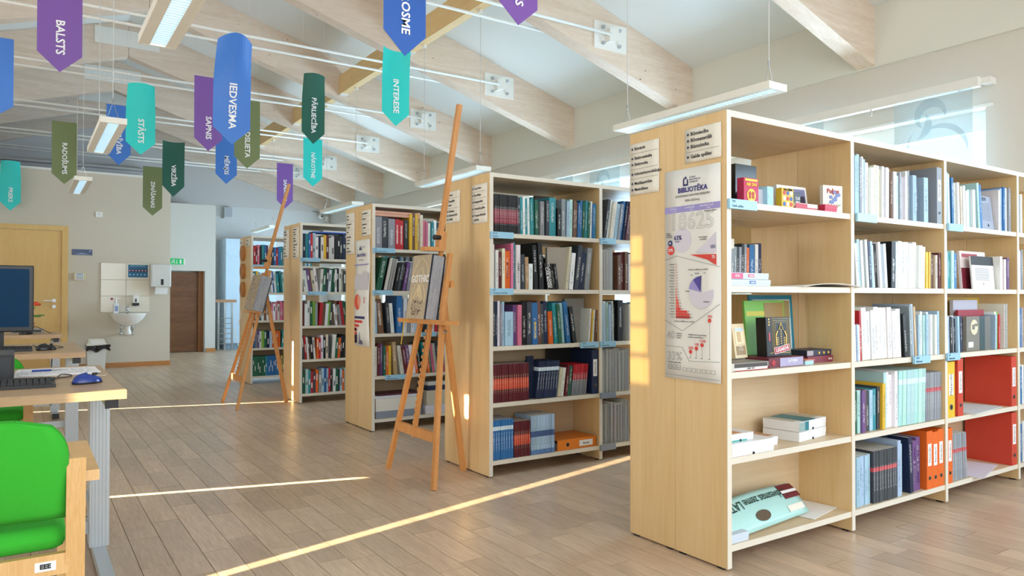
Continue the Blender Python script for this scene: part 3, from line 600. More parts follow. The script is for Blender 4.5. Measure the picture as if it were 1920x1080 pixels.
# books of the two farthest rows: one body of many small books, coloured per piece by their own palette material
def far_books():
    me = bpy.data.meshes.new('far_books'); b = bmesh.new(); keys = list(COL); cl = b.loops.layers.float_color.new('col')
    def one(w, h, d, x, y, z, lean, col, kind='b'):
        M = Matrix.Translation((x+(w if lean > 0 else 0), y, z)) @ Matrix.Rotation(math.radians(lean), 4, 'Y') @ Matrix.Translation((-w if lean > 0 else 0, 0, 0))
        for (p, q, cc) in (((0, 0, 0), (w, .003, h), col), ((0, .003, 0), (.0025, d, h), col), ((w-.0025, .003, 0), (w, d, h), col), ((.0025, .003, .003), (w-.0025, d-.004, h-.004), lin('#DCD8CC'))):
            r = bmesh.ops.create_cube(b, size=1, matrix=M @ Matrix.Translation([(p[i]+q[i])/2 for i in range(3)]) @ Matrix.Diagonal([q[i]-p[i] for i in range(3)]+[1]))
            for f in {f for v in r['verts'] for f in v.link_faces}:
                for lp in f.loops: lp[cl] = cc
        if cc and rnd.random() < .7:
            z0 = h*rnd.uniform(.2, .6); lc = lin('#E8E8E4') if sum(col[:3]) < 1.3 else lin('#4A5058')
            r = bmesh.ops.create_cube(b, size=1, matrix=M @ Matrix.Translation((w/2, -.0002, z0+.03)) @ Matrix.Diagonal((w*.4, .0012, rnd.uniform(.03, .09), 1)))
            for f in {f for v in r['verts'] for f in v.link_faces}:
                for lp in f.loops: lp[cl] = lc
    R = {'D': [(.6, 62, 'NTBRLWNWYMWWKKD', 25), (.6, 62, 'WWVnCWWGDWGGWKW', 24.5), (.6, 62, 'MWWGgSRnWgDnW', 24.5), (.6, 62, 'DRWnKWORWKCDWG', 23.5), (.6, 62, 'GATRDOSLBLRDWG', 24)],
         'E': [(.6, 62, 'RMPKTBMWnNBRBTSYgK', 24), (.6, 62, 'WTYLATAWB', 26), (.6, 62, 'MWSDWnWKPW', 23), (.6, 50, 'BSVWgGNLOOOOTK', 22.5), (.6, 50, 'GGGGGGGGTBBBBBBBBVY', 24)]}
    for row, ls in R.items():
        ya = ROWS[row][0]
        for j, (x0, x1, cols, h) in enumerate(ls):
            sh = 4-j; x = X0+T+x0/100; i = 0; lean = 0; same = (row == 'E' and sh == 0)
            while x < X0+T+(x1+10)/100 and x < X0+BW-.05:
                c = cols[i] if i < len(cols) else cols[rnd.randrange(len(cols))]; w = .018 if same else rnd.uniform(.016, .032)
                if i % 6 == 0 and not same: lean = rnd.choice((0, 0, 0, -5, 4, -8)) if sh in (1, 2, 3) else 0; x += .004+abs(lean)*.0022
                hh = min(h/100*(1 if same else rnd.uniform(.86, 1.04)), ZS[sh+1]-FL[sh]-.01)
                one(w, hh, .17, x, ya+.012+(0 if same else rnd.random()*.02), FL[sh]+.0005, lean, jit(COL[c][1]), 'b'); x += w/math.cos(math.radians(lean))+.0008; i += 1
    # backs of the rows behind, glimpsed over and between the front books
    for row, bay, sh in [(r, bb, s) for r in 'ABCD' for bb in (0, 1) for s in (2, 3, 4) if not (r == 'A' and bb == 0)]:
        yb = ROWS[row][1]; x = X0+bay*BW+T+.03
        if row == 'A' and sh == 4: continue
        while x < X0+(bay+1)*BW-.06:
            w = rnd.uniform(.015, .035); one(w, rnd.uniform(.19, .25), .15, x, yb-.17, FL[sh]+.0005, 0, jit(COL[rnd.choice('WWLSDKnMTB')][1])); x += w+.001
    b.to_mesh(me); b.free()
    m, n, l, p = nm('far_book_covers'); a = n.new('ShaderNodeVertexColor'); a.layer_name = 'col'; l.new(a.outputs[0], p.inputs['Base Color']); me.materials.append(m)
    o = bpy.data.objects.new('far_books', me); C.objects.link(o); tag(o, 'crowded small books of the fourth and farthest bookcases and the rear sides', 'book', kind='stuff')
far_books()

# ---------------------------------------------------------------- single books and boxes
Xr, Zr, mY = (1, 0, 0), (0, 0, 1), (0, -1, 0)
def flatbox(name, label, cat, x0, y0, z0, w, d, h, m, group=None, title=None, tm=None, lid=None, notch=False, yaw=0):
    t = thing(name, label, cat, (x0, y0, z0), group); t.rotation_euler = (0, 0, math.radians(yaw)); ORG[t.name] = Vector((0, 0, 0))
    o = B('body', (0, 0, 0), (w, d, h*.92), m, t, bev=.001); B('lid', (-.001, -.001, h*.35), (w+.001, d+.001, h), lid or m, t, bev=.001)
    if notch: MB().tube((w*.5, -.003, h*.1), (w*.5, .004, h*.1), .0055, 14).build('thumb_notch', ink_m, t)
    if title: text('lettering', title, h*.42, (w*.5, -.0018, h*.55), Xr, Zr, tm or ink_m, t, 'CENTER')
    return t
def standbox(label, cat, x0, y0, z0, w, d, h, m, yaw=0, lean=0, name='card_game_box', group=None):
    t = thing(name, label, cat, (x0, y0, z0), group); t.rotation_euler = (math.radians(-lean), 0, math.radians(yaw)); ORG[t.name] = Vector((0, 0, 0))
    B('body', (0, 0, 0), (w, d, h), m, t, bev=.0015); return t
def cm_(h, r=.45): return mat('card_'+h[1:], h, r)
gx = lambda px, y=1.93: aY(px, 400, y).x
z4, z3, z2, z1, z0 = FL[4]+.0005, FL[3]+.0005, FL[2]+.0005, FL[1]+.0005, FL[0]+.0005
G1 = 'board and card games in the first bay'
ya = 1.9
# top shelf of the first bay
t = standbox('magenta card game box with two yellow figures, beside the Galda spēles label', 'game box', gx(1393), 1.925, z4, .092, .035, .105, cm_('#B81E4E'), 0, group=G1)
B('band', (.008, -.001, .092), (.084, 0, .101), cm_('#E9C83A'), t); text('lettering', 'ABI DIVI', .018, (.046, -.0015, .078), Xr, Zr, cm_('#F0C63C'), t, 'CENTER', bold=.0004)
MB().tube((.046, -.0015, .034), (.046, 0, .034), .027, 24).build('emblem', cm_('#E9C83A'), t)
MB().ball((.036, -.002, .04), .009, (1, .15, 1.2)).ball((.056, -.002, .04), .009, (1, .15, 1.2)).ball((.036, -.002, .027), .007, (1.2, .15, 1)).ball((.056, -.002, .027), .007, (1.2, .15, 1)).build('figures', cm_('#B0452C'), t)
t = standbox('aqua game box lying under the magenta one at the far left', 'game box', gx(1369), 1.97, z4, .055, .10, .11, cm_('#69B8AE'), group=G1)
t = standbox('black glossy tall case behind the magenta card game box', 'game box', gx(1379, 2.05), 2.05, z4, .14, .05, .19, mat('black_gloss', '#1A1B1E', .15), group=G1)
t = standbox('grey small card game box between the magenta and blue ones', 'game box', gx(1423), 1.95, z4, .055, .035, .07, cm_('#B5B8C0'), group=G1)
t = standbox('light blue card game box with Spēle on its side', 'game box', gx(1439), 1.93, z4, .05, .05, .083, cm_('#9CCBE0'), 8, group=G1); text('lettering', 'Spēl', .024, (.025, -.0016, .045), Xr, Zr, cm_('#D8F1FF'), t, 'CENTER')
t = standbox('yellow card game box with a grid of round traffic signs', 'game box', gx(1463), 1.922, z4, .08, .03, .083, cm_('#DDB432'), group=G1)
text('lettering', 'CEĻA ZĪMES', .011, (.04, -.0016, .0755), Xr, Zr, ink_m, t, 'CENTER', bold=.0003)
for r in range(3):
    for c in range(3):
        xx, zz = .017+c*.023, .015+r*.0235
        MB().tube((xx, -.0014, zz), (xx, 0, zz), .009, 16).build('road_sign', cm_(('#2E5FA8', '#F2EFE2', '#C0392B')[(r+c) % 3]), t)
t = standbox('white picture-framed game box leaning at the back of the top shelf', 'game box', gx(1462, 2.03), 2.03, z4, .20, .02, .125, paper_m, -3, 8, group=G1)
B('picture', (.014, -.0012, .014), (.186, 0, .112), cm_('#7C7FA8'), t); B('picture', (.05, -.002, .02), (.18, -.001, .08), cm_('#3A3446'), t)
t = standbox('dark grey small card game box with white capitals, beside the red flat box', 'game box', gx(1488, 1.97), 1.97, z4, .05, .03, .082, cm_('#44474F'), group=G1); text('lettering', 'SLES\nSPU', .018, (.027, -.0016, .045), Xr, Zr, wtxt, t, 'CENTER')
t = flatbox('card_game_box', 'red and white flat box lying before the picture-framed box', 'game box', gx(1488), 1.92, z4, .155, 0.09, .026, cm_('#C0394A'), G1, lid=cm_('#E9E7E4')); B('band', (-.002, -.0025, .004), (.08, -.001, .024), cm_('#C0394A'), t)
t = standbox('cream book Puķes with blue flowers, standing at the right of the top shelf', 'book', gx(1549), 1.945, z4, .115, .02, .125, cream_paper, -12, 0, 'flower_book')
text('lettering', 'Puķes', .03, (.057, -.0018, .098), Xr, Zr, cm_('#A3242E'), t, 'CENTER', bold=.0006); b = MB()
for k in range(9): b.ball((.045+.009*(k % 4)+.02*(k > 4), -.002, .05+.011*(k//2)), .008, (1.3, .12, 1), 8, 6)
b.build('flowers', cm_('#7384B8'), t); b = MB()
for k in range(5): b.tube((.06, -.001, .014), (.03+.018*k, -.001, .04), .0016, 5)
b.build('stems', cm_('#5E7A4E'), t)
t = flatbox('card_game_box', 'small red flat box in front of the flower book', 'game box', gx(1540), 1.912, z4, .09, .03, .032, cm_('#C22B4A'), G1)
# second shelf down: two white jigsaw boxes and the pink one, brown stand-up things
for i, (nm_, c, dy, wd) in enumerate((('lower white flat puzzle box with blue label, left end of second shelf down', '#5578B8', 0, .235), ('upper white flat puzzle box with pink label, left end of second shelf down', '#D8698C', .004, .228))):
    t = flatbox('puzzle_box', nm_, 'game box', X0+T+.004, 1.912+dy, z3+.027*i, wd+.02, .13, .026, cm_('#C3CFDD'), 'flat puzzle boxes')
    B('spine_label', (wd*.52, -.0028, .009), (wd*.68, -.001, .021), cm_(c), t); text('lettering', 'senior', .011, (wd*.6, -.0034, .015), Xr, Zr, wtxt, t, 'CENTER')
    if i: B('band', (0, -.0028, .002), (.085, -.001, .024), cm_('#D8567E'), t); text('lettering', 'IKŠA', .014, (.05, -.0034, .013), Xr, Zr, wtxt, t, 'CENTER')
t = standbox('brown album leaning behind the flat puzzle boxes, white handwriting on it', 'book', X0+T+.01, 2.06, z3+.0, .12, .02, .17, cm_('#5A4434'), 0, 6, 'album'); text('lettering', 'rokas', .026, (.06, -.0016, .14), Xr, Zr, cream_paper, t, 'CENTER')
for k in range(6): book('m', .007, .105, .07, COL['MKWKNW'[k]][1] if 0 else COL['MWKWNW'[k]][1], (X0+T+.012+k*.0095, 1.955, z3+.055), 2, f'thin booklet standing on the puzzle boxes, {ORD[k]} from the left', 'thin booklets on the puzzle boxes')
t = thing('paper_sheet', 'white paper sheet lying across the shelf end and divider', 'paper', (2.85, 1.885, z3)); MB().grid(lambda u, v: (2.74+.44*u, 1.875+.19*v, z3+.001+.014*math.sin(PI*u)*(1-v*.5)), 10, 4).build('sheet', paper_m, t, solid=.002)
standbox('white card sign propped in the brown magazines, handwritten letters', 'sign', X0+T+.25, 2.17, z3+.172, .10, .004, .045, cream_paper, 0, 0, 'card_sign')
# middle shelf
t = bg_ = standbox('black boxed card game with golden ornament and a red LIGAKHI sticker', 'game box', gx(1438, 1.985), 1.985, z2+.041, .205, .075, .255, mat('game_black', '#15161A', .35), -4, 3, 'boxed_card_game')
go = mat('gold_foil', '#C9A45A', .35, .6)
B('gold_frame', (.024, -.0016, .02), (.192, 0, .023), go, t); b = MB()
for o_ in (.0, .012, .024):
    x0_, x1_, a_, b_ = .05+o_, .195-o_, .02+o_, .245-o_
    for p, q in (((x0_, a_), (x1_, a_+.0015)), ((x0_, b_), (x1_, b_+.0015)), ((x0_, a_), (x0_+.0015, b_)), ((x1_, a_), (x1_+.0015, b_))): b.box((p[0], -.0014, p[1]), (q[0], 0, q[1]))
b.build('gold_frame', go, t); b = MB()
for s in (-1, 1):
    b.bar((.122+s*.002, -.002, .215), (.122+s*.018, -.002, .17), .004, .002, (0, 1, 0)); b.bar((.122+s*.045, -.002, .13), (.122+s*.03, -.002, .165), .008, .002, (0, 1, 0)); b.bar((.122+s*.045, -.002, .13), (.122+s*.04, -.002, .07), .007, .002, (0, 1, 0))
    for k in range(5): b.box((.122+s*.03-.009, -.002, .075+.011*k), (.122+s*.03+.009, 0, .079+.011*k))
for k in range(7): b.box((.117, -.002, .08+.015*k), (.127, 0, .086+.015*k))
b.build('ornament', go, t)
MB().obox(Matrix.Translation((.122, -.004, .045)) @ Matrix.Rotation(-.18, 4, 'Y'), (.135, .002, .042)).build('sticker', paper_m, t)
MB().obox(Matrix.Translation((.122, -.0052, .045)) @ Matrix.Rotation(-.18, 4, 'Y'), (.129, .001, .036)).build('sticker', cm_('#B02535'), t)
text('lettering', 'LIGAKHI', .032, (.122, -.0062, .045), (math.cos(.18), 0, math.sin(.18)), (-math.sin(.18), 0, math.cos(.18)), wtxt, t, 'CENTER', sx=.9, bold=.0006)
for k in range(3): MB().tube((.024, -.0016, .205+.018*k), (.024, 0, .205+.018*k), .006, 12).build('coin', go, t)
B('tab', (.018, -.0018, .10), (.03, 0, .155), cm_('#B8505A'), t)
bg_.scale = (.74, .74, .66)
t = standbox('cream board with carved castle picture leaning left of the black boxed game', 'sign', gx(1379, 2.02), 2.02, z2+.0375, .10, .02, .215, cm_('#D6C39A'), 8, 8, 'castle_board')
B('picture', (.016, -.0015, .09), (.086, 0, .19), cm_('#E9D9B0'), t); B('band', (.014, -.001, .02), (.088, 0, .075), cm_('#9A7B50'), t); text('lettering', 'PILS\nMUIŽA', .016, (.05, -.002, .06), Xr, Zr, cream_paper, t, 'CENTER')
B('tower', (.03, -.0025, .10), (.06, -.0012, .165), cm_('#C9A877'), t); B('sky', (.018, -.002, .168), (.084, -.0014, .188), cm_('#BFD0D8'), t)
t.scale = (.95, 1, .68)
standbox('brown plain board behind the castle board', 'game box', gx(1408, 2.155), 2.155, z2, .09, .02, .17, cm_('#8B5A34'), 0, 3, 'game_board')
t = standbox('bright green picture book with yellow strip standing at the back', 'book', gx(1401, 2.12), 2.12, z2+.0, .27, .012, .28, cm_('#7FC850'), -2, 4, 'picture_book'); B('band', (.01, -.001, .21), (.16, 0, .232), cm_('#D9D24A'), t); B('picture', (.13, -.0014, .2), (.262, 0, .27), cm_('#A58B58'), t)
t = standbox('teal framed picture book behind the bright green one', 'book', gx(1411, 2.15), 2.15, z2+.0, .30, .012, .305, cm_('#1E7C95'), -2, 4, 'picture_book'); B('picture', (.02, -.001, .02), (.28, 0, .285), cm_('#D5E4E6'), t)
B('picture', (.15, -.002, .2), (.275, -.001, .28), cm_('#9C8E62'), t)
t = flatbox('puzzle_box', 'maroon flat game box with lavender end reading LATVIJAS', 'game box', gx(1365+92/6.75*1) if 0 else 2.575, 1.93, z2, .245, .16, .04, cm_('#6B2634'), 'flat game boxes on the middle shelf', yaw=2)
B('band', (.075, -.0025, .002), (.242, -.001, .038), cm_('#A9A3C4'), t); text('lettering', 'LATVIJAS', .017, (.165, -.003, .024), Xr, Zr, wtxt, t, 'CENTER'); b = MB().tube((.03, -.0025, .02), (.03, 0, .02), .012, 16).build('emblem', cm_('#B03038'), t)
t = flatbox('puzzle_box', 'red open game tray at the left end of the middle shelf', 'game box', 2.312, 1.912, z2, .235, .13, .033, cm_('#B84038'), 'flat game boxes on the middle shelf', lid=cm_('#8E8A86'))
B('band', (.022, -.0028, .004), (.225, -.001, .014), paper_m, t); B('band', (.022, -.0028, .014), (.225, -.001, .029), cm_('#4A4340'), t); text('lettering', 'LAIKU TILTI', .009, (.12, -.0034, .0095), Xr, Zr, ink_m, t, 'CENTER'); B('band', (0, -.0034, .001), (.02, -.001, .032), cm_('#C9C4BA'), t)
flatbox('puzzle_box', 'grey wide flat board under the castle board', 'game box', 2.312, 2.045, z2, .255, .10, .036, cm_('#B7B2AA'), 'flat game boxes on the middle shelf')
t = flatbox('puzzle_box', 'dark maroon patterned flat box at the right, lower of two', 'game box', 2.90, 1.97, z2, .19, .12, .03, cm_('#7A2638'), 'flat game boxes on the middle shelf'); text('lettering', 'SILVA', .012, (.165, -.003, .015), Xr, Zr, cream_paper, t, 'CENTER')
t = flatbox('puzzle_box', 'navy flat box with yellow dots at the right, upper of two', 'game box', 2.90, 1.975, z2+.031, .185, .11, .026, cm_('#2A2C44'), 'flat game boxes on the middle shelf'); B('band', (0, -.0025, .002), (.045, -.001, .024), cm_('#A59AA0'), t)
for k in range(3): MB().tube((.09+.035*k, -.003, .013), (.09+.035*k, -.001, .013), .006, 12).build('dot', cm_('#D9B24A'), t)
flatbox('card_game_box', 'small light blue box under a salmon card, right of the maroon box', 'game box', 2.83, 1.935, z2, .06, .06, .018, cm_('#A9D3E3'), G1)
MB().box((2.825, 1.93, z2+.019), (2.895, 2.02, z2+.022)).build('salmon_card', cm_('#DB8A72'), None, label='salmon card lying on the small light blue box', category='card')
# second shelf up: white game boxes
wb = mat('white_card', '#E3E5E6', .5)
GB = 'white boxes on the second shelf up'
flatbox('white_box', 'large white lidded box at the left of the second shelf up, lowest', 'box', 2.312, 1.905, z1, .26, .15, .052, wb, GB, notch=True)
t = flatbox('white_box', 'white box with teal and orange lid on top of the large white box', 'box', 2.312, 1.93, z1+.053, .16, .11, .03, wb, GB, notch=True, yaw=0); B('print', (.0, .01, .0302), (.1, .1, .031), cm_('#C98A58'), t); B('print', (.0, -.002, -.001), (.12, -.001, .006), cm_('#4FA7A0'), t)
t = flatbox('white_box', 'plain white box with brown printed lid beside the large box', 'box', 2.585, 1.97, z1, .10, .14, .036, wb, GB); B('print', (.01, .02, .0362), (.10, .11, .037), cm_('#B98A64'), t)
t = flatbox('white_box', 'white box with dark red lid, lower of the pair at the right', 'box', 2.80, 1.945, z1, .25, .17, .042, wb, GB, notch=True, yaw=8); B('print', (.0, .03, .0422), (.13, .165, .043), cm_('#8A2434'), t)
t = flatbox('white_box', 'white box with teal and grey lid, upper of the pair at the right', 'box', 2.80, 1.945, z1+.0435, .25, .17, .042, wb, GB, notch=True, yaw=8); B('print', (.0, .03, .0422), (.24, .165, .043), cm_('#B9B7A8'), t); B('print', (.0, -.0022, .002), (.05, -.001, .04), cm_('#8FA8A8'), t); B('print', (.05, -.0022, .002), (.085, -.001, .04), cm_('#1F7A88'), t); B('print', (.05, .0, .0431), (.16, .165, .0436), cm_('#1F7A88'), t)
# bottom shelf: calendar poster with the map
t = thing('printed_board', 'pale aqua rolled-edge board reading Iedvesmas zeme LATVIJA upside down', 'poster board', (2.33, 1.93, z0))
aq = mat('aqua_print', '#A9D4CE', .3)
def bf(u, v): return Vector((2.308+.62*u, 1.915+.07*u+.12*v, z0+.012+.10*v+.012*math.sin(PI*v)+.012*math.sin(PI*u)*v))
MB().grid(lambda u, v: bf(u, v), 16, 8).build('board', aq, t, solid=.003, smooth=True)
o_ = text('lettering', 'Iedvesmas zeme LATVIJA', .05, (0, 0, 0), Xr, Zr, mat('print_ink', '#2F4A3A', .6), t, 'CENTER', bold=.0004)
WARP[o_.name] = lambda c: bf(.46-c.x/.62, .68-c.z/.135)+Vector((0, -.004, .004))
MB().grid(lambda u, v: bf(.47+.085*v*math.cos(2*PI*u), .26+.13*v*math.sin(2*PI*u))+Vector((0, -.003, .003)), 24, 3).build('handle_slot', mat('slot_brown', '#5A4A38', .8), t)
MB().grid(lambda u, v: bf(.78+.2*u, .12+.16*v)+Vector((0, -.003, .003)), 4, 2).build('caption_strip', cream_paper, t)
MB().grid(lambda u, v: bf(.82+.2*u, .45+.5*v)+Vector((0, -.003, .0035)), 6, 4).build('flag_print', cm_('#6B1E2C'), t)
MB().grid(lambda u, v: bf(.82+.2*u, .62+.1*v)+Vector((0, -.004, .0045)), 6, 2).build('flag_print', paper_m, t)
MB().obox(Matrix.Translation((2.98, 2.03, z0+.002)) @ Matrix.Rotation(.2, 4, 'Z'), (.26, .17, .002)).build('paper_sheet', paper_m, None, label='white sheet under the right end of the aqua board', category='paper')
flatbox('white_box', 'pale blue-white flat box at the left end of the bottom shelf', 'box', 2.312, 1.91, z0, .105, .13, .035, cm_('#C9D6E4'), GB)
# second bay extras
t = standbox('navy tall slipcase standing behind the white magazines, top shelf of the nearest bookcase', 'slipcase', X0+BW+T+.35, 2.10, z4, .42, .03, .285, cm_('#16294A'), name='slipcase')
t = standbox('large white book, cover reading SKAIDROTS UN PARĀDĪTS KATRS DARBA SOLIS', 'book', X0+BW+T+.012, 2.135, z1, .30, .02, .275, paper_m, name='large_book')
text('lettering', 'SKAIDROTS UN PARĀDĪTS', .020, (.15, -.0016, .252), Xr, Zr, ink_m, t, 'CENTER', bold=.0005); text('lettering', 'KATRS DARBA SOLIS', .018, (.15, -.0016, .226), Xr, Zr, cm_('#B02535'), t, 'CENTER', bold=.0005)
standbox('light blue upright folder behind the banded volumes, bottom shelf', 'folder', X0+BW+T+.05, 2.135, z0, .38, .012, .30, cm_('#6F93B8'), name='folder')
t = standbox('navy picture book with a tree photograph before the purple books', 'book', X0+BW+T+.455, 2.0, z0, .045, .012, .285, cm_('#1B2A3A'), 0, 4, 'picture_book')
# third bay extras
xb3 = X0+2*BW+T
standbox('blue archive box behind the leaning magazines, top shelf, third bay', 'box', xb3+.24, 2.1, z4, .5, .05, .24, cm_('#2E6F98'), name='archive_box')
t = standbox('grey leaflet reading CIEM facing outward, top shelf, third bay', 'leaflet', xb3+.45, 1.945, z4, .2, .01, .20, cm_('#9DA6B8'), 0, 6, 'leaflet'); text('lettering', 'CIEM', .03, (.1, -.0016, .18), Xr, Zr, cm_('#6A7488'), t, 'CENTER')
b = MB()
for k in range(13): b.box((.03, -.0012, .155-.008*k), (.17, 0, .158-.008*k))
b.build('print_lines', cm_('#7C8494'), t); text('lettering', 'A', .025, (.12, -.0016, .03), Xr, Zr, ink_m, t)
t = standbox('maroon and white upright book behind the leaflet, second shelf down, third bay', 'book', xb3+.33, 1.975, z3, .30, .015, .215, cm_('#E4D8D6'), 0, 4, 'picture_book'); B('print', (.004, -.001, .004), (.1, 0, .12), cm_('#7A2434'), t); B('print', (.02, -.001, .18), (.2, 0, .2), cm_('#A8323C'), t)
t = standbox('white leaflet with black top band facing outward, second shelf down', 'leaflet', xb3+.365, 1.935, z3, .26, .01, .185, paper_m, 0, 4, 'leaflet'); B('print', (.0, -.001, .135), (.26, 0, .185), cm_('#22242A'), t); b = MB()
for k in range(9): b.box((.04, -.0012, .115-.008*k), (.2, 0, .118-.008*k))
b.build('print_lines', cm_('#8C8F96'), t); text('lettering', '1', .022, (.12, -.0016, .03), Xr, Zr, ink_m, t)
t = standbox('yellow large upright folder at the back, middle shelf, third bay', 'folder', xb3+.22, 2.06, z2, .5, .01, .295, cm_('#C9A23C'), name='folder')
t = standbox('lavender large upright pad behind the grey book, middle shelf', 'folder', xb3+.28, 2.0, z2, .28, .02, .28, cm_('#B9BAC9'), name='folder')
t = standbox('maroon upright book behind the grey one, middle shelf, third bay', 'book', xb3+.265, 1.968, z2, .30, .015, .225, cm_('#9A2436'), name='picture_book')
t = standbox('grey and teal book with round cream emblem facing outward, middle shelf', 'book', xb3+.275, 1.93, z2, .28, .02, .19, cm_('#7B7870'), name='picture_book'); B('print', (.15, -.001, 0), (.21, 0, .19), cm_('#2E4A50'), t); B('print', (.21, -.001, 0), (.28, 0, .19), cm_('#6F706C'), t); MB().tube((.085, -.0016, .13), (.085, 0, .13), .042, 24).build('emblem', cm_('#D5CDB0'), t)
MB().box((.06, -.002, .118), (.09, -.0015, .145)).box((.09, -.002, .135), (.125, -.0015, .15)).build('emblem', cm_('#7B7870'), t); B('print', (.02, -.001, .02), (.075, 0, .05), paper_m, t)
for k, (yy, zz, a, c) in enumerate(((2.0, z1, .1, '#CFE0E4'), (2.0, z0, .25, '#DAD6E4'))):
    MB().obox(Matrix.Translation((xb3+.46, yy, zz+.002)) @ Matrix.Rotation(a, 4, 'Z'), (.42, .2, .003)).build('paper_sheet', cm_(c), None, label=['pale aqua plastic folder lying before the upper red binder', 'printed lilac sheets lying before the lower red binder'][k], category='paper')
# second bookcase extras
xb = X0+T
t = thing('binder', 'orange lever arch binder lying on its side, bottom shelf', 'lever arch binder', (xb+.49, 3.66, z0)); w_ = .315
t.rotation_euler = (0, 0, 0); om = mat('binder_orange', '#DF7D22', .4)
MB().box((xb+.49, 3.66, z0), (xb+.805, 3.664, z0+.065)).box((xb+.49, 3.664, z0), (xb+.805, 3.90, z0+.003)).box((xb+.49, 3.664, z0+.062), (xb+.805, 3.90, z0+.065)).build('cover', om, t)
B('pages', (xb+.50, 3.68, z0+.004), (xb+.79, 3.88, z0+.04), mat('grey_pages', '#8A8A8C', .8), t)
B('spine_label', (xb+.665, 3.659, z0+.012), (xb+.775, 3.66, z0+.05), paper_m, t); text('lettering', 'Bauska', .018, (xb+.72, 3.6585, z0+.03), Xr, Zr, ink_m, t, 'CENTER')
MB().tube((xb+.57, 3.658, z0+.033), (xb+.57, 3.66, z0+.033), .013, 16).build('finger_ring', steel_m, t); MB().tube((xb+.57, 3.657, z0+.033), (xb+.57, 3.6585, z0+.033), .010, 14).build('finger_hole', black_m, t)
standbox('black and brown picture book standing behind the pale spines, top shelf', 'book', xb+.44, 3.82, z4, .15, .02, .275, cm_('#2A2320'), name='picture_book', lean=3)
t = standbox('big tan blank book with tilted cover on the second shelf down', 'book', xb+.455, 3.72, z3, .15, .03, .272, cm_('#A9A195'), -14, 2, 'picture_book')
t = standbox('grey book with a large arch on its cover, middle shelf, second bookcase', 'book', xb+.63, 3.76, z2, .15, .03, .285, cm_('#8E8C86'), -6, 2, 'picture_book')
b = MB()
for k in range(16):
    a0, a1 = PI*k/16, PI*(k+1)/16; b.bar((.085+.035*math.cos(a0), -.001, .12+.035*math.sin(a0)), (.085+.035*math.cos(a1), -.001, .12+.035*math.sin(a1)), .002, .002, (0, 1, 0))
b.box((.049, -.002, 0), (.051, 0, .12)).box((.119, -.002, 0), (.121, 0, .12)).build('arch_print', cm_('#C9C6BE'), t)
standbox('navy book with dark cover turned outward, second shelf up, second bookcase', 'book', xb+.285, 3.70, z1, .05, .02, .262, cm_('#1A2740'), 0, 0, 'picture_book')
standbox('black tall picture book behind the red volumes, second shelf up', 'book', xb+.56, 3.85, z1, .2, .02, .30, cm_('#1C1D20'), 0, 3, 'picture_book')
# titles on a few spines
def spine(prefix, s, c, size, z=.5, tail='', up=False):
    for o in list(C.objects):
        lb = o.get('label', '')
        if lb.startswith(prefix) and lb.endswith(tail) and not any(k.type == 'FONT' for k in o.children):
            cv = [k for k in o.children if k.name.startswith('cover')][0]; w, h = cv.dimensions.x, max(v.co.z for v in cv.data.vertices)
            w = max(v.co.x for v in cv.data.vertices)
            text('lettering', s, size, (w/2, -.0008, h*z), (0, 0, 1) if up else (0, 0, -1), (-1, 0, 0) if up else Xr, mat('spine_'+c[1:], c, .6), o, 'CENTER', bold=.0003, ext=.0002); return
spine('black book, 14th', 'CAR BOOK', '#F2F2F2', .026, .45, 'second down shelf, first bay, second bookcase'); spine('black book, 15th', 'CLASSIC CARS', '#F2F2F2', .024, .55, 'second down shelf, first bay, second bookcase')
spine('orange book, fifth', 'MOTOCIKLI', '#3A1A10', .018, .5, 'first bay, second bookcase'); spine('white book, eighth', 'CARS', '#222222', .02, .5, 'second down shelf, first bay, second bookcase')
spine('blue book, twelfth', 'BMW X5', '#F2D24A', .026, .35, 'middle shelf, first bay, second bookcase'); spine('blue book, 19th', 'BMW X5', '#F2D24A', .026, .45, 'middle shelf, first bay, second bookcase')
spine('red book, eleventh', 'BAUHAUS', '#5A0C12', .03, .4, 'second down shelf, first bay, third bookcase', True); spine('brown book, second', '500x ART', '#E8DFC8', .028, .45, 'middle shelf, first bay, third bookcase', True)
spine('red book, fourth', 'MĀKSLAS VĒSTURE', '#F2EAE0', .018, .5, 'top shelf, first bay, third bookcase', True); spine('red book, fifth', 'MĀKSLAS VĒSTURE', '#F2EAE0', .018, .5, 'top shelf, first bay, third bookcase', True)
for _k in (0, 1): spine('purple book', 'WOOD BUILDINGS', '#3A2350', .022, .5, 'bottom shelf, second bay, nearest bookcase')
# stacks on the third bookcase
xc = X0+T; ST3 = [('navy magazine', '#3E4468', .02, 0), ]
zz = z0
for k, (nm_, c, x0, w_, h, tt) in enumerate((('grey thick book, lowest of the stack', '#8790A0', .02, .40, .055, None), ('white wide box with drawn plants in the stack', '#E2DFD6', .02, .38, .10, None), ('white magazines with wavy edges upon the stack', '#D9DEE8', .0, .42, .02, ''), ('maroon magazine on top of the stack', '#5A2A3C', .05, .36, .012, ''))):
    flatbox('lying_book', nm_+', bottom shelf, third bookcase', 'book', xc+x0, 5.41, zz, w_, .2, h, cm_(c), 'lying books on the third bookcase', tt or None); zz += h+.001
zz = z0
for k, (nm_, c, x0, w_, h, tt) in enumerate((('white box with pink ornament, lowest of the right stack', '#DCD8E2', .46, .34, .07, None), ('beige box with white loops in the right stack', '#CFC6B2', .47, .33, .12, ''), ('navy book in the right stack', '#2C3350', .48, .3, .04, ''), ('grey white book on top of the right stack', '#D5D5D0', .48, .3, .03, ''))):
    t = flatbox('lying_book', nm_+', bottom shelf, third bookcase', 'book', xc+x0, 5.41, zz, w_, .2, h, cm_(c), 'lying books on the third bookcase', tt or None, cm_('#C24A7C')); zz += h+.001
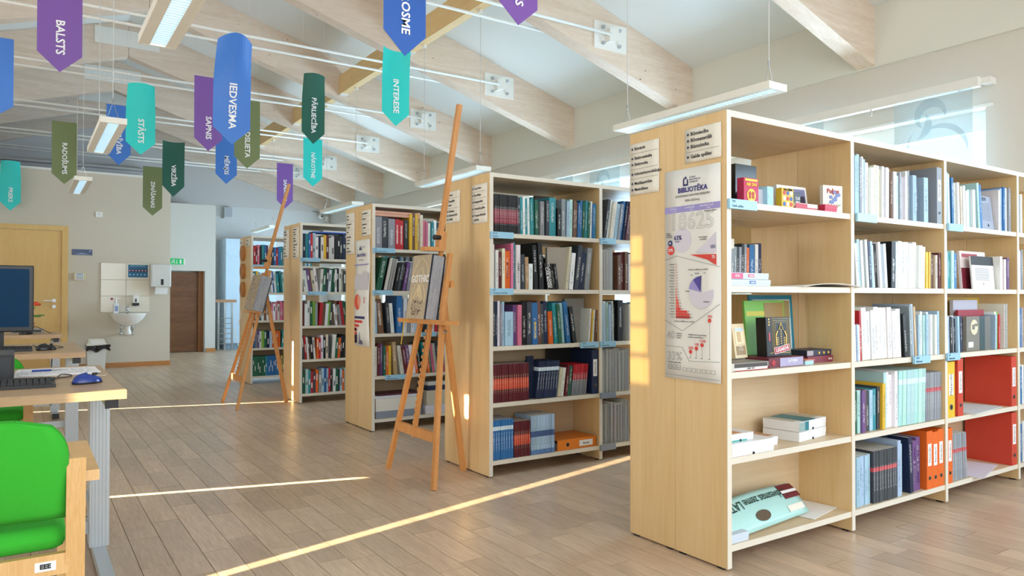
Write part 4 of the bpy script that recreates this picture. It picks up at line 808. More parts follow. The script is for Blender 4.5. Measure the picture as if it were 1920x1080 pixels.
for k in range(2): flatbox('lying_book', ['lower', 'upper'][k]+' salmon flat book lying on top of the grey books, third bookcase', 'book', xc+.005, 5.41, FL[4]+.262+.022*k, .40, .2, .02, cm_('#D9A58C'), 'lying books on the third bookcase')
# the seal of the fourth bookcase
for k, (c, nn) in enumerate((('#3A5FB0', 'blue'), ('#DADDE2', 'white'))): flatbox('lying_book', f'{nn} thin book lying on top of the row, fourth bookcase', 'book', X0+T+.12+.1*k, 7.215, FL[4]+.262+.014*k, .40-.02*k, .16, .013, cm_(c), 'lying books on the fourth bookcase')
# ---------------------------------------------------------------- lists and posters on the bookcase ends
nY = (0, -1, 0); PX = X0-.0015
def sheet(name, label, cat, y0, y1, z0_, z1_, m, group=None, wave=.0015):
    t = thing(name, label, cat, (PX, (y0+y1)/2, z0_), group)
    MB().grid(lambda u, v: (PX-.001-wave*(1+math.sin(v*7+y0)), y0+(y1-y0)*u, z0_+(z1_-z0_)*v), 4, 10).build('sheet', m, t, solid=.0008, smooth=True); return t
def listsign(label, y1, y0, z1_, z0_, groups, size):
    t = sheet('list_sign', label, 'sign', y0, y1, z0_, z1_, cream_paper, 'subject lists on the bookcase ends', .0008)
    tot = sum(len(g) for g in groups)+.55*(len(groups)-1); st = (z1_-z0_-.02)/tot; z = z1_-.01-st/2; xx = PX-.0045; b = MB(); b2 = MB()
    for gi, g in enumerate(groups):
        for ln in g:
            if ln[0] != ' ': b.box((xx, y1-.022, z-.0045), (xx+.001, y1-.013, z+.0045))
            text('lettering', ln.strip(), size, (xx, y1-.032, z), nY, Zr, ink_m, t, bold=.0002, ext=.0003); z -= st
        if gi < len(groups)-1: b2.box((xx, y0+.008, z+st*.5-.55*st/2-.0006), (xx+.001, y1-.01, z+st*.5-.55*st/2+.0006)); z -= st*.55
    b.build('bullet', cm_('#1C3A55'), t, kind='stuff')
    if len(groups) > 1: b2.build('rule', greyink_m, t, kind='stuff')
listsign('cream list beginning Būvdarbi on the end of the nearest bookcase', 2.443, 2.261, 1.752, 1.522, [['Būvdarbi'], ['Elektrotehnika', 'Elektronika'], ['Inženierkomunikācijas'], ['Metālapstrāde', 'Metināšana']], .0185)
listsign('cream list beginning Būvniecība on the end of the nearest bookcase', 2.112, 1.923, 1.757, 1.618, [['Būvniecība', 'Būvmateriāli', 'Būvtehnika'], ['Galda spēles']], .0215)
listsign('cream list half behind the tall easel mast, end of the second bookcase', 4.168, 3.992, 1.739, 1.538, [['Dizains'], ['Ģeogrāfija', ' karte'], ['Zīmēšana', 'Grāmatniecība', 'Grafika']], .019)
listsign('cream list beginning Ceļu būve on the end of the second bookcase', 3.847, 3.665, 1.743, 1.507, [['Ceļu būve'], ['Ģeodēzija'], ['Kokapstrāde'], ['Tehniskā grafika'], ['Transportlīdzekļu', ' tehnika']], .019)
listsign('longer cream list at the far edge, end of the third bookcase', 5.938, 5.750, 1.763, 1.42, [['Kino', 'Deja'], ['Dziesma un', ' mūzika'], ['Joki'], ['Biogrāfijas', 'Vēsture', 'Māksla'], ['Dzeja', 'Biogrāfija']], .019)
listsign('shorter cream list at the near edge, end of the third bookcase', 5.597, 5.408, 1.756, 1.55, [['Arhitektūra'], ['Teātris'], ['Mūzika un', ' tehnika'], ['Rokdarbi']], .019)
listsign('cream list at the far edge, end of the fourth bookcase', 7.735, 7.55, 1.761, 1.462, [['Izglītība', 'Psiholoģija'], ['Veselība', 'Sports'], ['Daba', 'Fizika'], ['Ķīmija', 'Matemātika']], .019)
listsign('cream list at the near edge, end of the fourth bookcase', 7.415, 7.222, 1.763, 1.448, [['Ekonomika', 'Darbs', 'Tiesības'], ['Vadība', 'Reklāma'], ['Grāmatvedība', 'Tirgus', 'Finanses'], ['Valoda', 'Politika']], .019)
listsign('small cream list at the far edge above the wooden discs', 9.60, 9.455, 1.778, 1.70, [['Filozofija']], .019)
listsign('small cream list at the near edge of the farthest bookcase end', 9.285, 9.10, 1.772, 1.674, [['Valodas'], ['Atlanti']], .019)
# the tall infographic poster
lav, navy_m, red_m, pur = cm_('#D6D2DF'), cm_('#2B2C66'), cm_('#D8392B'), cm_('#9C93CF')
t = sheet('poster', 'tall white infographic poster titled BIBLIOTĒKA with pie charts and the number 18625', 'poster', 1.925, 2.224, .725, 1.597, mat('poster_paper', '#E7E6E0', .6), None, .0015)
XP = PX-.0052
def pt(u, z, dx=0): return (XP-dx, 2.224-u, z)
def tx(s, u, z, size, m=ink_m, al='CENTER', bold=0): return text('lettering', s, size, pt(u, z, .0012), nY, Zr, m, t, al, bold=bold, ext=.0002)
def poly(name, pts, m, dx=0): return MB().prism([pt(u, z, dx) for u, z in pts], (.0008, 0, 0)).build(name, m, t)
def disc(name, u, z, r, m, a0=0, a1=360, dx=0):
    n = 40; P = [(u+r*math.cos(math.radians(a0+(a1-a0)*k/n)), z+r*math.sin(math.radians(a0+(a1-a0)*k/n))) for k in range(n+(a1-a0 < 360))]
    if a1-a0 < 360: P.append((u, z))
    return poly(name, P, m, dx)
def outline(s, u, z, size):
    o = tx(s, u, z, size, greyink_m); o.data.fill_mode = 'NONE'; o.data.bevel_depth = .0006; o.data.bevel_resolution = 0; o.data.extrude = 0
poly('logo_mark', [(.103, 1.525), (.103, 1.553), (.110, 1.562), (.110, 1.533), (.124, 1.533), (.124, 1.555), (.131, 1.548), (.131, 1.525)], navy_m); poly('logo_mark', [(.110, 1.555), (.117, 1.566), (.124, 1.558), (.117, 1.552)], navy_m)
for k, s in enumerate(('LATVIJAS', 'INDUSTRIĀLAIS', 'TEHNIKUMS')): tx(s, .138, 1.558-.010*k, .0085, navy_m, 'LEFT')
tx('BIBLIOTĒKA', .155, 1.508, .029, cm_('#2A2480'), bold=.0008); tx('STATISTIKAS DATI PAR KRĀJUMU', .155, 1.484, .0125); tx('2024.-2025.m.g.', .155, 1.464, .0125)
poly('violet_band', [(0, 1.418), (.298, 1.418), (.298, 1.444), (0, 1.444)], pur)
for k, (u, s) in enumerate(((.05, 'Grāmatas'), (.14, 'Lietotāji kopā'), (.23, 'Apmeklējumi kopā'))): tx(s, u, 1.435, .009, wtxt); tx('skaits', u+.01, 1.425, .008, wtxt)
outline('18625', .15, 1.375, .098); tx('Kopējais krājums', .25, 1.412, .009)
disc('lavender_disc', .098, 1.302, .05, lav); tx('63%', .075, 1.312, .026, navy_m, bold=.0006); tx('latviešu', .072, 1.297, .008)
disc('navy_dot', .030, 1.292, .0125, navy_m); tx('1%', .030, 1.292, .011, wtxt, bold=.0003); disc('red_dot', .034, 1.262, .019, red_m); tx('27%', .034, 1.262, .016, wtxt, bold=.0004)
for k, s in enumerate(('Krājums', 'sadalījums', 'pa valodām')): tx(s, .007, 1.334-.008*k, .008, al='LEFT')
poly('lavender_wedge', [(.17, 1.245), (.278, 1.243), (.278, 1.325)], lav); poly('red_wedge', [(.14, 1.24), (.278, 1.236), (.278, 1.192), (.235, 1.215)], red_m, .0004)
tx('151', .262, 1.266, .019, navy_m, bold=.0004); tx('75', .264, 1.225, .017, wtxt, bold=.0004); tx('No krājuma', .212, 1.308, .009); tx('norakstīts', .212, 1.299, .009)
def line(pts, w=.0007):
    b = MB()
    for p, q in zip(pts, pts[1:]): b.bar(pt(*p), pt(*q), w*2, .0008, (1, 0, 0))
    b.build('rule', greyink_m, t)
line([(0, 1.222), (.065, 1.238), (.297, 1.185)]); line([(0, .968), (.098, .925), (.296, 1.038)]); line([(0, .86), (.098, .858), (.135, .803), (.296, .81)])
ws = [.001]*9+[.003, .003, .004, .007, .013, .016, .018, .026, .062, .074, .078]
for k, w_ in enumerate(ws):
    zz = 1.203-.0116*k; poly('chart_bar', [(.062, zz-.0055), (.062+w_, zz-.0055), (.062+w_, zz+.0045), (.062, zz+.0045)], cm_('#A82B22') if k == len(ws)-1 else (cm_('#E0573F') if k < 16 else red_m)); tx('Nozare' if k % 2 else 'Kategorija', .055, zz, .0065, al='RIGHT'); tx(str(3+k*k), .068+w_, zz, .006, al='LEFT')
tx('Krājuma sadalījums pa nozarēm', .11, .965, .0085)
tx('Krājumu sadalījums pa veidiem', .185, 1.178, .0085); disc('pie_slice', .200, 1.083, .064, lav, 90-360, 90-78); disc('pie_slice', .197, 1.086, .064, cm_('#4A3D98'), 90, 128, .0003); disc('pie_slice', .197, 1.086, .064, pur, 128, 168, .0003); disc('pie_slice', .1985, 1.086, .066, cm_('#2C2560'), 88, 93, .0006)
for u, z, s in ((.15, 1.155, 'Citi'), (.178, 1.162, 'Žurnāli'), (.218, 1.162, 'CD'), (.128, 1.09, 'Mācību'), (.228, 1.047, 'Grāmatas')): tx(s, u, z, .0075)
for u, z, s in ((.243, .972, '70%'), (.204, .872, '17,5%'), (.174, .857, '10%'), (.143, .842, '2,5%')):
    disc('red_dot', u, z-.0, .0085, red_m, dx=.0003); tx(s, u+.003, z+.016, .0135, red_m, bold=.0003); b = MB().box(pt(u-.0004, .824), (XP+.001, 2.224-u-.0004, z)).build('stem', greyink_m, t); tx('gads', u, .819, .006)
outline('40', .035, .905, .046)
for k, s in enumerate(('Notikumi', 'pasākumi', 'izstādes')): tx(s, .066, .914-.009*k, .008, al='LEFT')
tx('Sadalījums pēc izmantošanas', .13, .912, .0085, al='LEFT'); tx('pasākumu apmeklējums', .13, .902, .0085, al='LEFT'); outline('33%', .056, .817, .05); tx('Krājuma apgrozība', .055, .793, .0095)
for k in range(3): line([(.02+.0245*k, .763), (.038+.0245*k, .763), (.038+.0245*k, .782), (.02+.0245*k, .782), (.02+.0245*k, .763)], .0009); tx('▪', .029+.0245*k, .772, .014, navy_m)
for k in range(3, 10): line([(.025+.0255*k, .759), (.043+.0255*k, .759), (.043+.0255*k, .774), (.025+.0255*k, .774), (.025+.0255*k, .759)], .0004)
poly('blue_rule', [(.006, .739), (.292, .737), (.292, .7385), (.006, .7405)], cm_('#8894AE'))
# narrow poster of the third bookcase
t = sheet('poster', 'narrow white infographic poster with a red pie chart, end of the third bookcase', 'poster', 5.42, 5.724, .663, 1.523, MATS['poster_paper'], None, .006)
XP = PX-.0145
def pt(u, z, dx=0): return (XP-dx, 5.724-u, z)
tx('▲', .13, 1.455, .05, navy_m); tx('SKOLAS', .2, 1.463, .014, navy_m); tx('BIBLIOTĒKA', .15, 1.398, .032, cm_('#2A2480'), bold=.0008); tx('2024.-2025.m.g.', .15, 1.36, .014)
poly('violet_band', [(0, 1.318), (.3, 1.318), (.3, 1.326), (0, 1.326)], cm_('#8C86C0'))
poly('grey_profile', [(.01, 1.12), (.01, 1.22), (.05, 1.25), (.09, 1.24), (.14, 1.23), (.20, 1.27), (.29, 1.25), (.29, 1.12)], cm_('#CFCDD4'))
disc('lavender_disc', .075, 1.02, .062, cm_('#F0A58E')); disc('pie_slice', .073, 1.02, .064, cm_('#E0583C'), 80, 300, .0004)
o_ = tx('65\n87', .215, 1.035, .03, red_m)
for k, (w_, m_) in enumerate(((.21, navy_m), (.16, red_m), (.09, red_m), (.04, red_m))): poly('chart_bar', [(.012, .885-.033*k), (.012+w_, .885-.033*k), (.012+w_, .905-.033*k), (.012, .905-.033*k)], m_)
for k in range(4): poly('chart_bar', [(.012, .755-.032*k+.03), (.045, .755-.032*k+.03), (.045, .78-.032*k+.03), (.012, .78-.032*k+.03)], red_m if k < 2 else cm_('#E28472'))
poly('chart_bar', [(.015, .685), (.05, .685), (.05, .755), (.015, .755)], navy_m)
for k in range(9): poly('chart_bar', [(.10, .68+.011*k), (.10+.09*(.85-.08*k)*(1 if k < 3 else .4), .68+.011*k), (.10+.09*(.85-.08*k)*(1 if k < 3 else .4), .688+.011*k), (.10, .688+.011*k)], navy_m)
# round wooden discs
for k, zc in enumerate((1.598, 1.376, 1.15)):
    t = thing('wooden_disc', f'{["top", "middle", "lowest"][k]} round wooden disc on the end of the farthest bookcase', 'wall ornament', (X0, 9.42, zc), 'round wooden discs'); om = MATS.get('disc_wood') or wood('disc_wood', '#C98B4A', '#A5662C', 2, 2)
    MB().tube((X0-.03, 9.42, zc), (X0, 9.42, zc), .095, 40).build('disc', om, t)
    for rr in (.07, .035): MB().grid(lambda u, v, rr=rr: (X0-.0305-.003*math.sin(PI*v), 9.42+(rr+.006*v)*math.cos(2*PI*u), zc+(rr+.006*v)*math.sin(2*PI*u)), 40, 3).build('turned_ring', om, t)

# ---------------------------------------------------------------- easels with their art books
def easel(label, xf, yl, yr, k, xr, yrr, ztop_, tray, grp='wooden lyre easels'):
    ym = (yl+yr)/2; t = thing('easel', label, 'easel', (xf, ym, 0), grp); P = lambda y, z, d=0: (xf+k*z+d, y, z)
    MB().bar(P(yl, 0), P(ym+.11, 1.0), .032, .024, (1, 0, 0)).build('leg', easel_m, t)
    lr = MB().bar(P(yr, 0), P(ym-.13, 1.0), .034, .024, (1, 0, 0)).bar(P(ym-.13, .97, .0), P(ym-.115, 1.32, .01), .034, .024, (1, 0, 0)); lr.build('leg', easel_m, t)
    MB().bar(P(ym+.11, .97), P(ym+.115, 1.30, .01), .032, .024, (1, 0, 0)).build('leg', easel_m, t)
    MB().bar((xr, yrr, 0), P(ym, 1.15, .04), .034, .022, (0, 1, 0)).build('rear_leg', easel_m, t)
    B('cross_brace', (xf+k*.27-.012, ym-.235*(yl-yr)/.61, .245), (xf+k*.27+.012, ym+.235*(yl-yr)/.61, .30), easel_m, t)
    B('cross_brace', (xf+k*1.14+.02, ym-.16, 1.12), (xf+k*1.14+.04, ym+.16, 1.16), easel_m, t)
    MB().bar(P(ym+.01, .24, -.005), P(ym, 1.42, .01), .026, .022, (1, 0, 0)).build('ratchet_mast', easel_m, t)
    b = MB()
    for q in range(16): b.bar(P(ym+.012, .28+.038*q, -.018), P(ym+.012, .30+.038*q, -.018), .010, .006, (1, 0, 0))
    b.build('ratchet_teeth', easel_m, t, kind='stuff')
    MB().bar(P(ym, 1.38, -.012), P(ym, ztop_, 0), .026, .03, (1, 0, 0)).build('sliding_mast', easel_m, t)
    B('tray', (xf+k*.92-.055, tray[0], .905), (xf+k*.92+.03, tray[1], .927), easel_m, t)
    B('tray_lip', (xf+k*.92-.06, tray[0], .927), (xf+k*.92-.052, tray[1], .932), easel_m, t)
    b = MB().box((xf+k*1.345-.115, ym-.03, 1.338), (xf+k*1.345+.02, ym+.03, 1.362)).bar(P(ym, 1.35, .0), P(ym, 1.46, -.005), .045, .05, (1, 0, 0)); b.build('top_clamp', easel_m, t)
    MB().tube(P(ym-.02, 1.42, -.05), P(ym-.02, 1.42, -.02), .014, 14).ball(P(ym-.02, 1.42, -.055), .016, (1, 1, 1), 12, 8).build('clamp_knob', black_m, t)
    b = MB()
    for yy, zz in ((ym-.24*(yl-yr)/.61, .27), (ym-.115, 1.14)): b.tube(P(yy, zz, -.028), P(yy, zz, -.012), .009, 12)
    MB().tube(P(ym-.215*(yl-yr)/.61-.02, .272, .0), P(ym-.215*(yl-yr)/.61-.045, .272, 0), .009, 12).build('bolt', black_m, t)
    MB().tube(P(ym-.15, .87, .0), P(ym-.175, .86, .02), .011, 12).build('wing_nut', steel_m, t); b.b.free()
    return t
easel('tall wooden easel holding the thick gothic art book, before the second bookcase', 1.885, 4.199, 3.591, .147, 2.245, 3.892, 2.243, (3.60, 4.235))
easel('wooden easel holding a thick stone-patterned art book, before the fourth bookcase', 1.665, 7.725, 7.119, .258, 2.195, 7.347, 2.207, (7.15, 7.70))
def artbook(label, x, y0, y1, z, h, th, k, style):
    """cover towards -X, leaning back with slope k"""
    t = thing('art_book', label, 'book', (x, y1, z)); ang = math.atan(k); t.rotation_euler = (0, ang, 0); ORG[t.name] = Vector((0, 0, 0)); w = y1-y0
    gm = wood('gothic_cover', '#C6B69E', '#A39278', 2, 1.2, .35) if style else wood('stone_cover', '#B9A990', '#8E7E6C', 1, 2.4, .5)
    B('cover', (0, -w, 0), (.004, 0, h), gm, t); B('back_cover', (th-.004, -w, 0), (th, 0, h), mat('dark_cover', '#2E3138', .4), t)
    B('spine', (0, -.006, 0), (th, 0, h), gm, t)
    pm = wood('leaf_edges', '#B9BBC0', '#7D8087', 2, 6, .8); B('pages', (.006, -w+.006, .004), (th-.006, -.007, h-.004), pm, t)
    if style:
        B('dark_edge', (-.0008, -w, 0), (.0042, -w+.012, h), mat('navy_edge', '#1D2B45', .4), t)
        lm = mat('vault_lines', '#EAD9AE', .4, var=.1); b = MB(); yc = -w*.5
        def arc2(cx, cz, r0, a0, a1, n=18, wd=.003, sz=1.0):
            P = [(-.0012, cx+r0*math.cos(math.radians(a0+(a1-a0)*q/n)), cz+sz*r0*math.sin(math.radians(a0+(a1-a0)*q/n))) for q in range(n+1)]
            for p, q in zip(P, P[1:]): b.bar(p, q, .0014, wd, (1, 0, 0))
        arc2(yc-.10, .245, .20, 0, 62, sz=.7); arc2(yc+.10, .245, .20, 180, 118, sz=.7); arc2(yc-.05, .23, .10, 0, 60, sz=.9); arc2(yc+.05, .23, .10, 180, 120, sz=.9)
        for q in range(9):
            a = 60+7.5*q; s_ = (q-4)/4; b.bar((-.0012, yc, .205), (-.0012, yc+s_*.085, .13-.03*abs(s_)), .0014, .0022, (1, 0, 0))
        arc2(yc-.06, .10, .15, 0, 45); arc2(yc+.06, .10, .15, 180, 135); arc2(yc-.09, .16, .085, -20, 60); arc2(yc+.09, .16, .085, 200, 120)
        b.build('vault_print', lm, t); b = MB(); r2 = random.Random(3)
        for q in range(60): yy, zz = yc+r2.uniform(-.07, .07), r2.uniform(.02, .105); b.box((-.0012, yy, zz), (0, yy+r2.uniform(.002, .008), zz+r2.uniform(.003, .014)))
        b.build('crowd_print', mat('crowd_brown', '#6A5A4A', .6), t, kind='stuff')
        text('lettering', 'GOTHIC', .062, (-.0016, yc, h*.62), nY, Zr, wtxt, t, 'CENTER', sx=.98, bold=.0006)
    else:
        b = MB(); r2 = random.Random(5)
        for q in range(90): yy, zz = -r2.uniform(.01, w-.03), r2.uniform(.01, h-.03); b.box((-.0012, yy-.016, zz), (0, yy, zz+r2.uniform(.003, .012)))
        b.build('relief_print', mat('relief_brown', '#8D7B66', .7), t, kind='stuff')
    MB().path([(.01, -.03, .002), (-.02, -.03, -.02), (-.022, -.035, -.09), (-.02, -.03, -.16)], .0035, 5).build('ribbon', mat('ribbon_y' if style else 'ribbon_w', '#C9A03A' if style else '#D8D2C0', .6), t)
    return t
artbook('thick GOTHIC art book with vaulted arches on its cover, on the near easel', 1.932, 3.80, 4.055, .934, .385, .085, .147, 1)
artbook('thick art book with pale stone relief cover, on the far easel', 1.80, 7.13, 7.44, .934, .35, .11, .258, 0)

# ---------------------------------------------------------------- desks, chairs, computers
def desk(label, y, x1=.302, w_=1.5, d=1.1, xo=0):
    t = thing('desk', label, 'desk', (x1-w_/2, y, 0), 'computer desks in a line'); zt_, zb = .74, .709
    B('tabletop', (x1-w_, y, zb), (x1, y+d, zt_), desk_m, t, bev=.001)
    for s, xl in ((1, x1-.075), (-1, x1-w_+.005)):
        c_ = y+d*.49; f = MB().box((xl, c_, .05), (xl+.07, c_+.12, zb-.03)); lg = f.build('leg', alu_m, t)
        b = MB()
        for q in range(5): b.box((xl+.008+.0125*q, c_-.003, .05), (xl+.012+.0125*q, c_, zb-.03))
        b.build('flute', mat('alu_groove', '#B9BFC3', .4, .4), lg, kind='stuff')
        B('foot', (xl+.012, y+.14, .012), (xl+.058, y+d-.08, .05), alu_m, t); B('support_arm', (xl+.015, y+.06, zb-.032), (xl+.05, y+d-.1, zb), mat('arm_green_grey', '#A9B79C', .5), t)
        for yy in (y+.045, y+d-.1): B('end_cap', (xl+.012, yy, zb-.036), (xl+.053, yy+.015, zb-.001), black_m, t)
        for yy in (y+.128, y+d-.08): B('end_cap', (xl+.010, yy, .008), (xl+.06, yy+.012, .052), black_m, t)
    B('cross_rail', (x1-w_+.075, c_+.03, .10), (x1-.075, c_+.05, .15), alu_m, t); B('cross_rail', (x1-w_+.075, c_+.09, .22), (x1-.075, c_+.105, .26), alu_m, t)
    return t
desk('computer desk in the foreground with papers and the blue mouse', 2.868)
desk('second computer desk with the large monitor', 4.92)
desk('far computer desk before the yellow door', 7.291, .275, d=.62)
def chair(label, x1, y, rot=0, gr='green fabric armchairs at the desks'):
    """chair seen from behind, facing +Y; x1,y = rear right post"""
    w_ = .52; t = thing('armchair', label, 'chair', (x1-w_/2, y+.25, 0), gr); t.rotation_euler = (0, 0, rot); ORG[t.name] = Vector((0, 0, 0)); h_ = w_/2
    def prof(u, v, z0_, z1_, r_, side):
        z = z0_+(z1_-z0_)*v; f = 1
        if v > .6: q = (v-.6)/.4; f = 1-.32*(1-math.sqrt(max(0, 1-q*q)))-(.10 if v > .995 else 0)
        x = (u-.5)*2; edge = (1-abs(x)**6)*(1-abs(2*v-1)**10*.0)
        return (x*(h_-.028)*f, -.225+side*(.008+.02*edge*(math.sin(PI*min(.999, max(.001, v)))**.4))+.02*(1-x*x)+.05*v*-1, z)
    b = MB()
    for s in (-1, 1): b.grid(lambda u, v, s=s: prof(u, v, 0.572, .797, .1, s), 16, 14)
    bmesh.ops.remove_doubles(b.b, verts=b.b.verts[:], dist=.0005)
    bk = b.build('backrest', green_m, t, smooth=True)
    bk.modifiers.new('t', 'SOLIDIFY').thickness = .012
    b = MB().path([prof(u, v, 0.572, .797, 0, -1) for u, v in [(1, k/14) for k in range(15)]+[(1-k/16, 1) for k in range(1, 17)]+[(0, 1-k/14) for k in range(1, 15)]], .0035, 6).build('piping', mat('green_piping', '#2A9422', .9), bk)
    st = MB().box((-h_+.026, -.232, .49), (h_-.026, .25, .546), .026).build('seat', green_m, t, smooth=True)
    for s in (-1, 1):
        xx = s*(h_-.011)
        MB().bar((xx, -.20, 0), (xx, -.235, .42), .022, .04, (1, 0, 0)).bar((xx, -.235, .42), (xx, -.262, .705), .022, .038, (1, 0, 0)).build('rear_leg', beech_m, t)
        MB().bar((xx, .22, 0), (xx, .20, .62), .022, .04, (1, 0, 0)).build('front_leg', beech_m, t)
        ax_ = s*(h_+.012)
        b = MB()
        prof_ = [(-.25, .645), (-.245, .668), (.16, .668), (.215, .655), (.235, .62), (.215, .60), (.205, .625), (.17, .645)]
        b.prism([(ax_-.024, p, q) for p, q in prof_], (.048, 0, 0)).build('armrest', beech_m, t)
        B('side_rail', (xx-.011, -.22, .448), (xx+.011, .19, .49), beech_m, t)
    B('rear_rail', (-h_+.022, -.250, .444), (h_-.022, -.232, .49), beech_m, t)
    B('front_rail', (-h_+.022, .19, .438), (h_-.022, .21, .49), beech_m, t)
    tg = MB().box((h_-.088, -.2515, .456), (h_-.048, -.250, .477), .0).build('maker_tag', paper_m, t)
    text('lettering', 'EEE', .014, (h_-.068, -.2522, .4665), Xr, Zr, ink_m, t, 'CENTER', bold=.0006)
    return t
ch = chair('green fabric armchair with beech frame in the foreground corner', .112, 1.93+.23-.25)
ch.location = (.112-.26, 1.93+.25, 0)
def dchair(loc, lb, rot=0):
    c = dup(ch, loc); c['label'] = lb; c.rotation_euler = (0, 0, rot); return c
dchair((-.228, 4.262, 0), 'green fabric armchair pushed to the second computer desk'); dchair((-.42, 6.9, 0), 'green fabric armchair at the far computer desk')
# foreground desk things
def keyboard(label, x1, y0, w_, z, grp='black computer keyboards'):
    t = thing('keyboard', label, 'keyboard', (x1-w_/2, y0, z), grp)
    MB().prism([(x1-w_, y0, z), (x1, y0, z), (x1, y0+.17, z), (x1-w_, y0+.17, z)], (0, 0, .012)).box((x1-w_, y0+.14, z+.012), (x1, y0+.17, z+.022)).build('base', black_m, t)
    b = MB(); n = int(w_/.019)
    for r in range(6):
        for c in range(n):
            if c in (n-5, n-9) and r < 5: continue
            b.box((x1-.012-.019*(c+1)+.0015, y0+.012+.024*r, z+.012), (x1-.012-.019*c-.0015, y0+.032+.024*r, z+.021+.0008*r))
    b.build('keys', mat('key_black', '#24262A', .55), t, kind='stuff'); return t
def mouse(label, x, y, z, m, yaw=0, cable=None):
    t = thing('computer_mouse', label, 'computer mouse', (x, y, z), 'computer mice'); t.rotation_euler = (0, 0, yaw); ORG[t.name] = Vector((0, 0, 0))
    MB().grid(lambda u, v: (.031*math.cos(2*PI*u)*math.cos(v*PI/2)*1.0, .055*math.sin(2*PI*u)*math.cos(v*PI/2), .034*math.sin(v*PI/2)**.8*(1-.15*math.sin(2*PI*u))+.002), 28, 8).build('shell', m, t, smooth=True)
    MB().lathe([(.0, 0), (.031, 0), (.032, .006), (.0, .007)], sc=(1, 1.75)).build('sole', black_m, t)
    B('scroll_wheel', (-.004, .02, .028), (.004, .035, .038), black_m, t); return t
keyboard('black keyboard beside the blue mouse, foreground desk', .098, 3.085, .45, .7405)
mouse('dark blue glossy mouse on the foreground desk', .20, 3.16, .7405, mat('blue_gloss', '#1E3A8A', .18), -1.1)
keyboard('black keyboard before the large monitor, second desk', .045, 5.16, .44, .7405)
mouse('black mouse on the second desk', .115, 5.23, .7405, mat('black_gloss2', '#1B1C20', .2), -1.2)
t = thing('computer_tower', 'black small computer case at the foreground desk edge', 'computer', (-.1, 3.38, .7405)); p_ = aY(10, 662, 3.4)
MB().box((-.36, 3.38, .741), (-.030, 3.70, .741+.10), .004).build('case', black_m, t); B('top_panel', (-.355, 3.385, .8412), (-.035, 3.695, .8425), mat('case_grey', '#4A4C4E', .5), t); B('front_panel', (-.35, 3.378, .75), (-.04, 3.38, .83), dark_m, t)
# papers and pen
t = thing('paper_stack', 'white handwritten papers on the foreground desk', 'papers', (.13, 3.68, .741))
pg_m = mat('handwritten_paper', '#EDEDEF', .8)
for k, a in enumerate((.02, -.03, .05)): MB().obox(Matrix.Translation((.115+.006*k, 3.68, .7415+.0022*k)) @ Matrix.Rotation(a-.04, 4, 'Z'), (.29, .30, .002)).build('sheet', pg_m, t)
b = MB()
for r in range(9):
    x = -.01
    while x < .24: l_ = rnd.uniform(.008, .03); b.box((x, 3.57+.026*r, .7469), (x+l_, 3.571+.026*r+.0015, .7472)); x += l_+.007
b.build('handwriting', cm_('#6A7088'), t, kind='stuff')
t = thing('pen', 'blue ballpoint pen lying on the papers', 'pen', (.06, 3.66, .7475)); MB().tube((.03, 3.68, .7515), (.10, 3.68, .7515), .0042, 10).build('barrel', cm_('#1F3F9A'), t); MB().tube((.10, 3.68, .7515), (.155, 3.685, .7505), .003, 8, .001).build('tip', steel_m, t)
def cable(label, pts, r=.0022, m=None):
    P = [Vector(p) for p in pts]; Q = []
    for i in range(len(P)-1):
        a, b, c, e = P[max(0, i-1)], P[i], P[i+1], P[min(len(P)-1, i+2)]
        for k in range(6):
            q = k/6; Q.append(.5*((2*b)+(c-a)*q+(2*a-5*b+4*c-e)*q*q+(3*b-a-3*c+e)*q**3))
    Q.append(P[-1]); return MB().path(Q, r, 6).build('cable', m or black_m, None, label=label, category='cable')
def cable_old(label, pts, r=.0022, m=None):
    cu = bpy.data.curves.new('cable', 'CURVE'); cu.dimensions = '3D'; cu.bevel_depth = r; s = cu.splines.new('BEZIER'); s.bezier_points.add(len(pts)-1)
    for p, q in zip(s.bezier_points, pts): p.co = q; p.handle_left_type = p.handle_right_type = 'AUTO'
    cu.materials.append(m or black_m); o = bpy.data.objects.new('cable', cu); C.objects.link(o); return tag(o, label, 'cable')
cable('dark mouse cable looping over the foreground desk', [(-.02, 3.45, .744), (.05, 3.42, .744), (.13, 3.40, .744), (.165, 3.47, .744), (.13, 3.50, .748), (.10, 3.34, .744), (.05, 3.30, .744)])
cable('pale tangled cord near the desk edge', [(.15, 3.24, .744), (.17, 3.34, .744), (.22, 3.36, .744), (.20, 3.44, .744), (.27, 3.40, .744), (.285, 3.45, .744)], .0016, mat('pale_cord', '#CFC6B8', .6))
cable('black mouse cable on the second desk', [(.09, 5.3, .744), (.06, 5.5, .744), (.14, 5.55, .75), (.21, 5.42, .744), (.16, 5.33, .744), (.12, 5.30, .744)])
cable('black cable trailing on the second desk near the monitor', [(.05, 5.62, .75), (.08, 5.5, .744), (.11, 5.44, .744), (.07, 5.4, .744)], .003)
cable('black cables hanging below the second desk', [(.17, 6.02, .70), (.165, 6.04, .55), (.18, 6.05, .40), (.16, 6.05, .3)], .004)
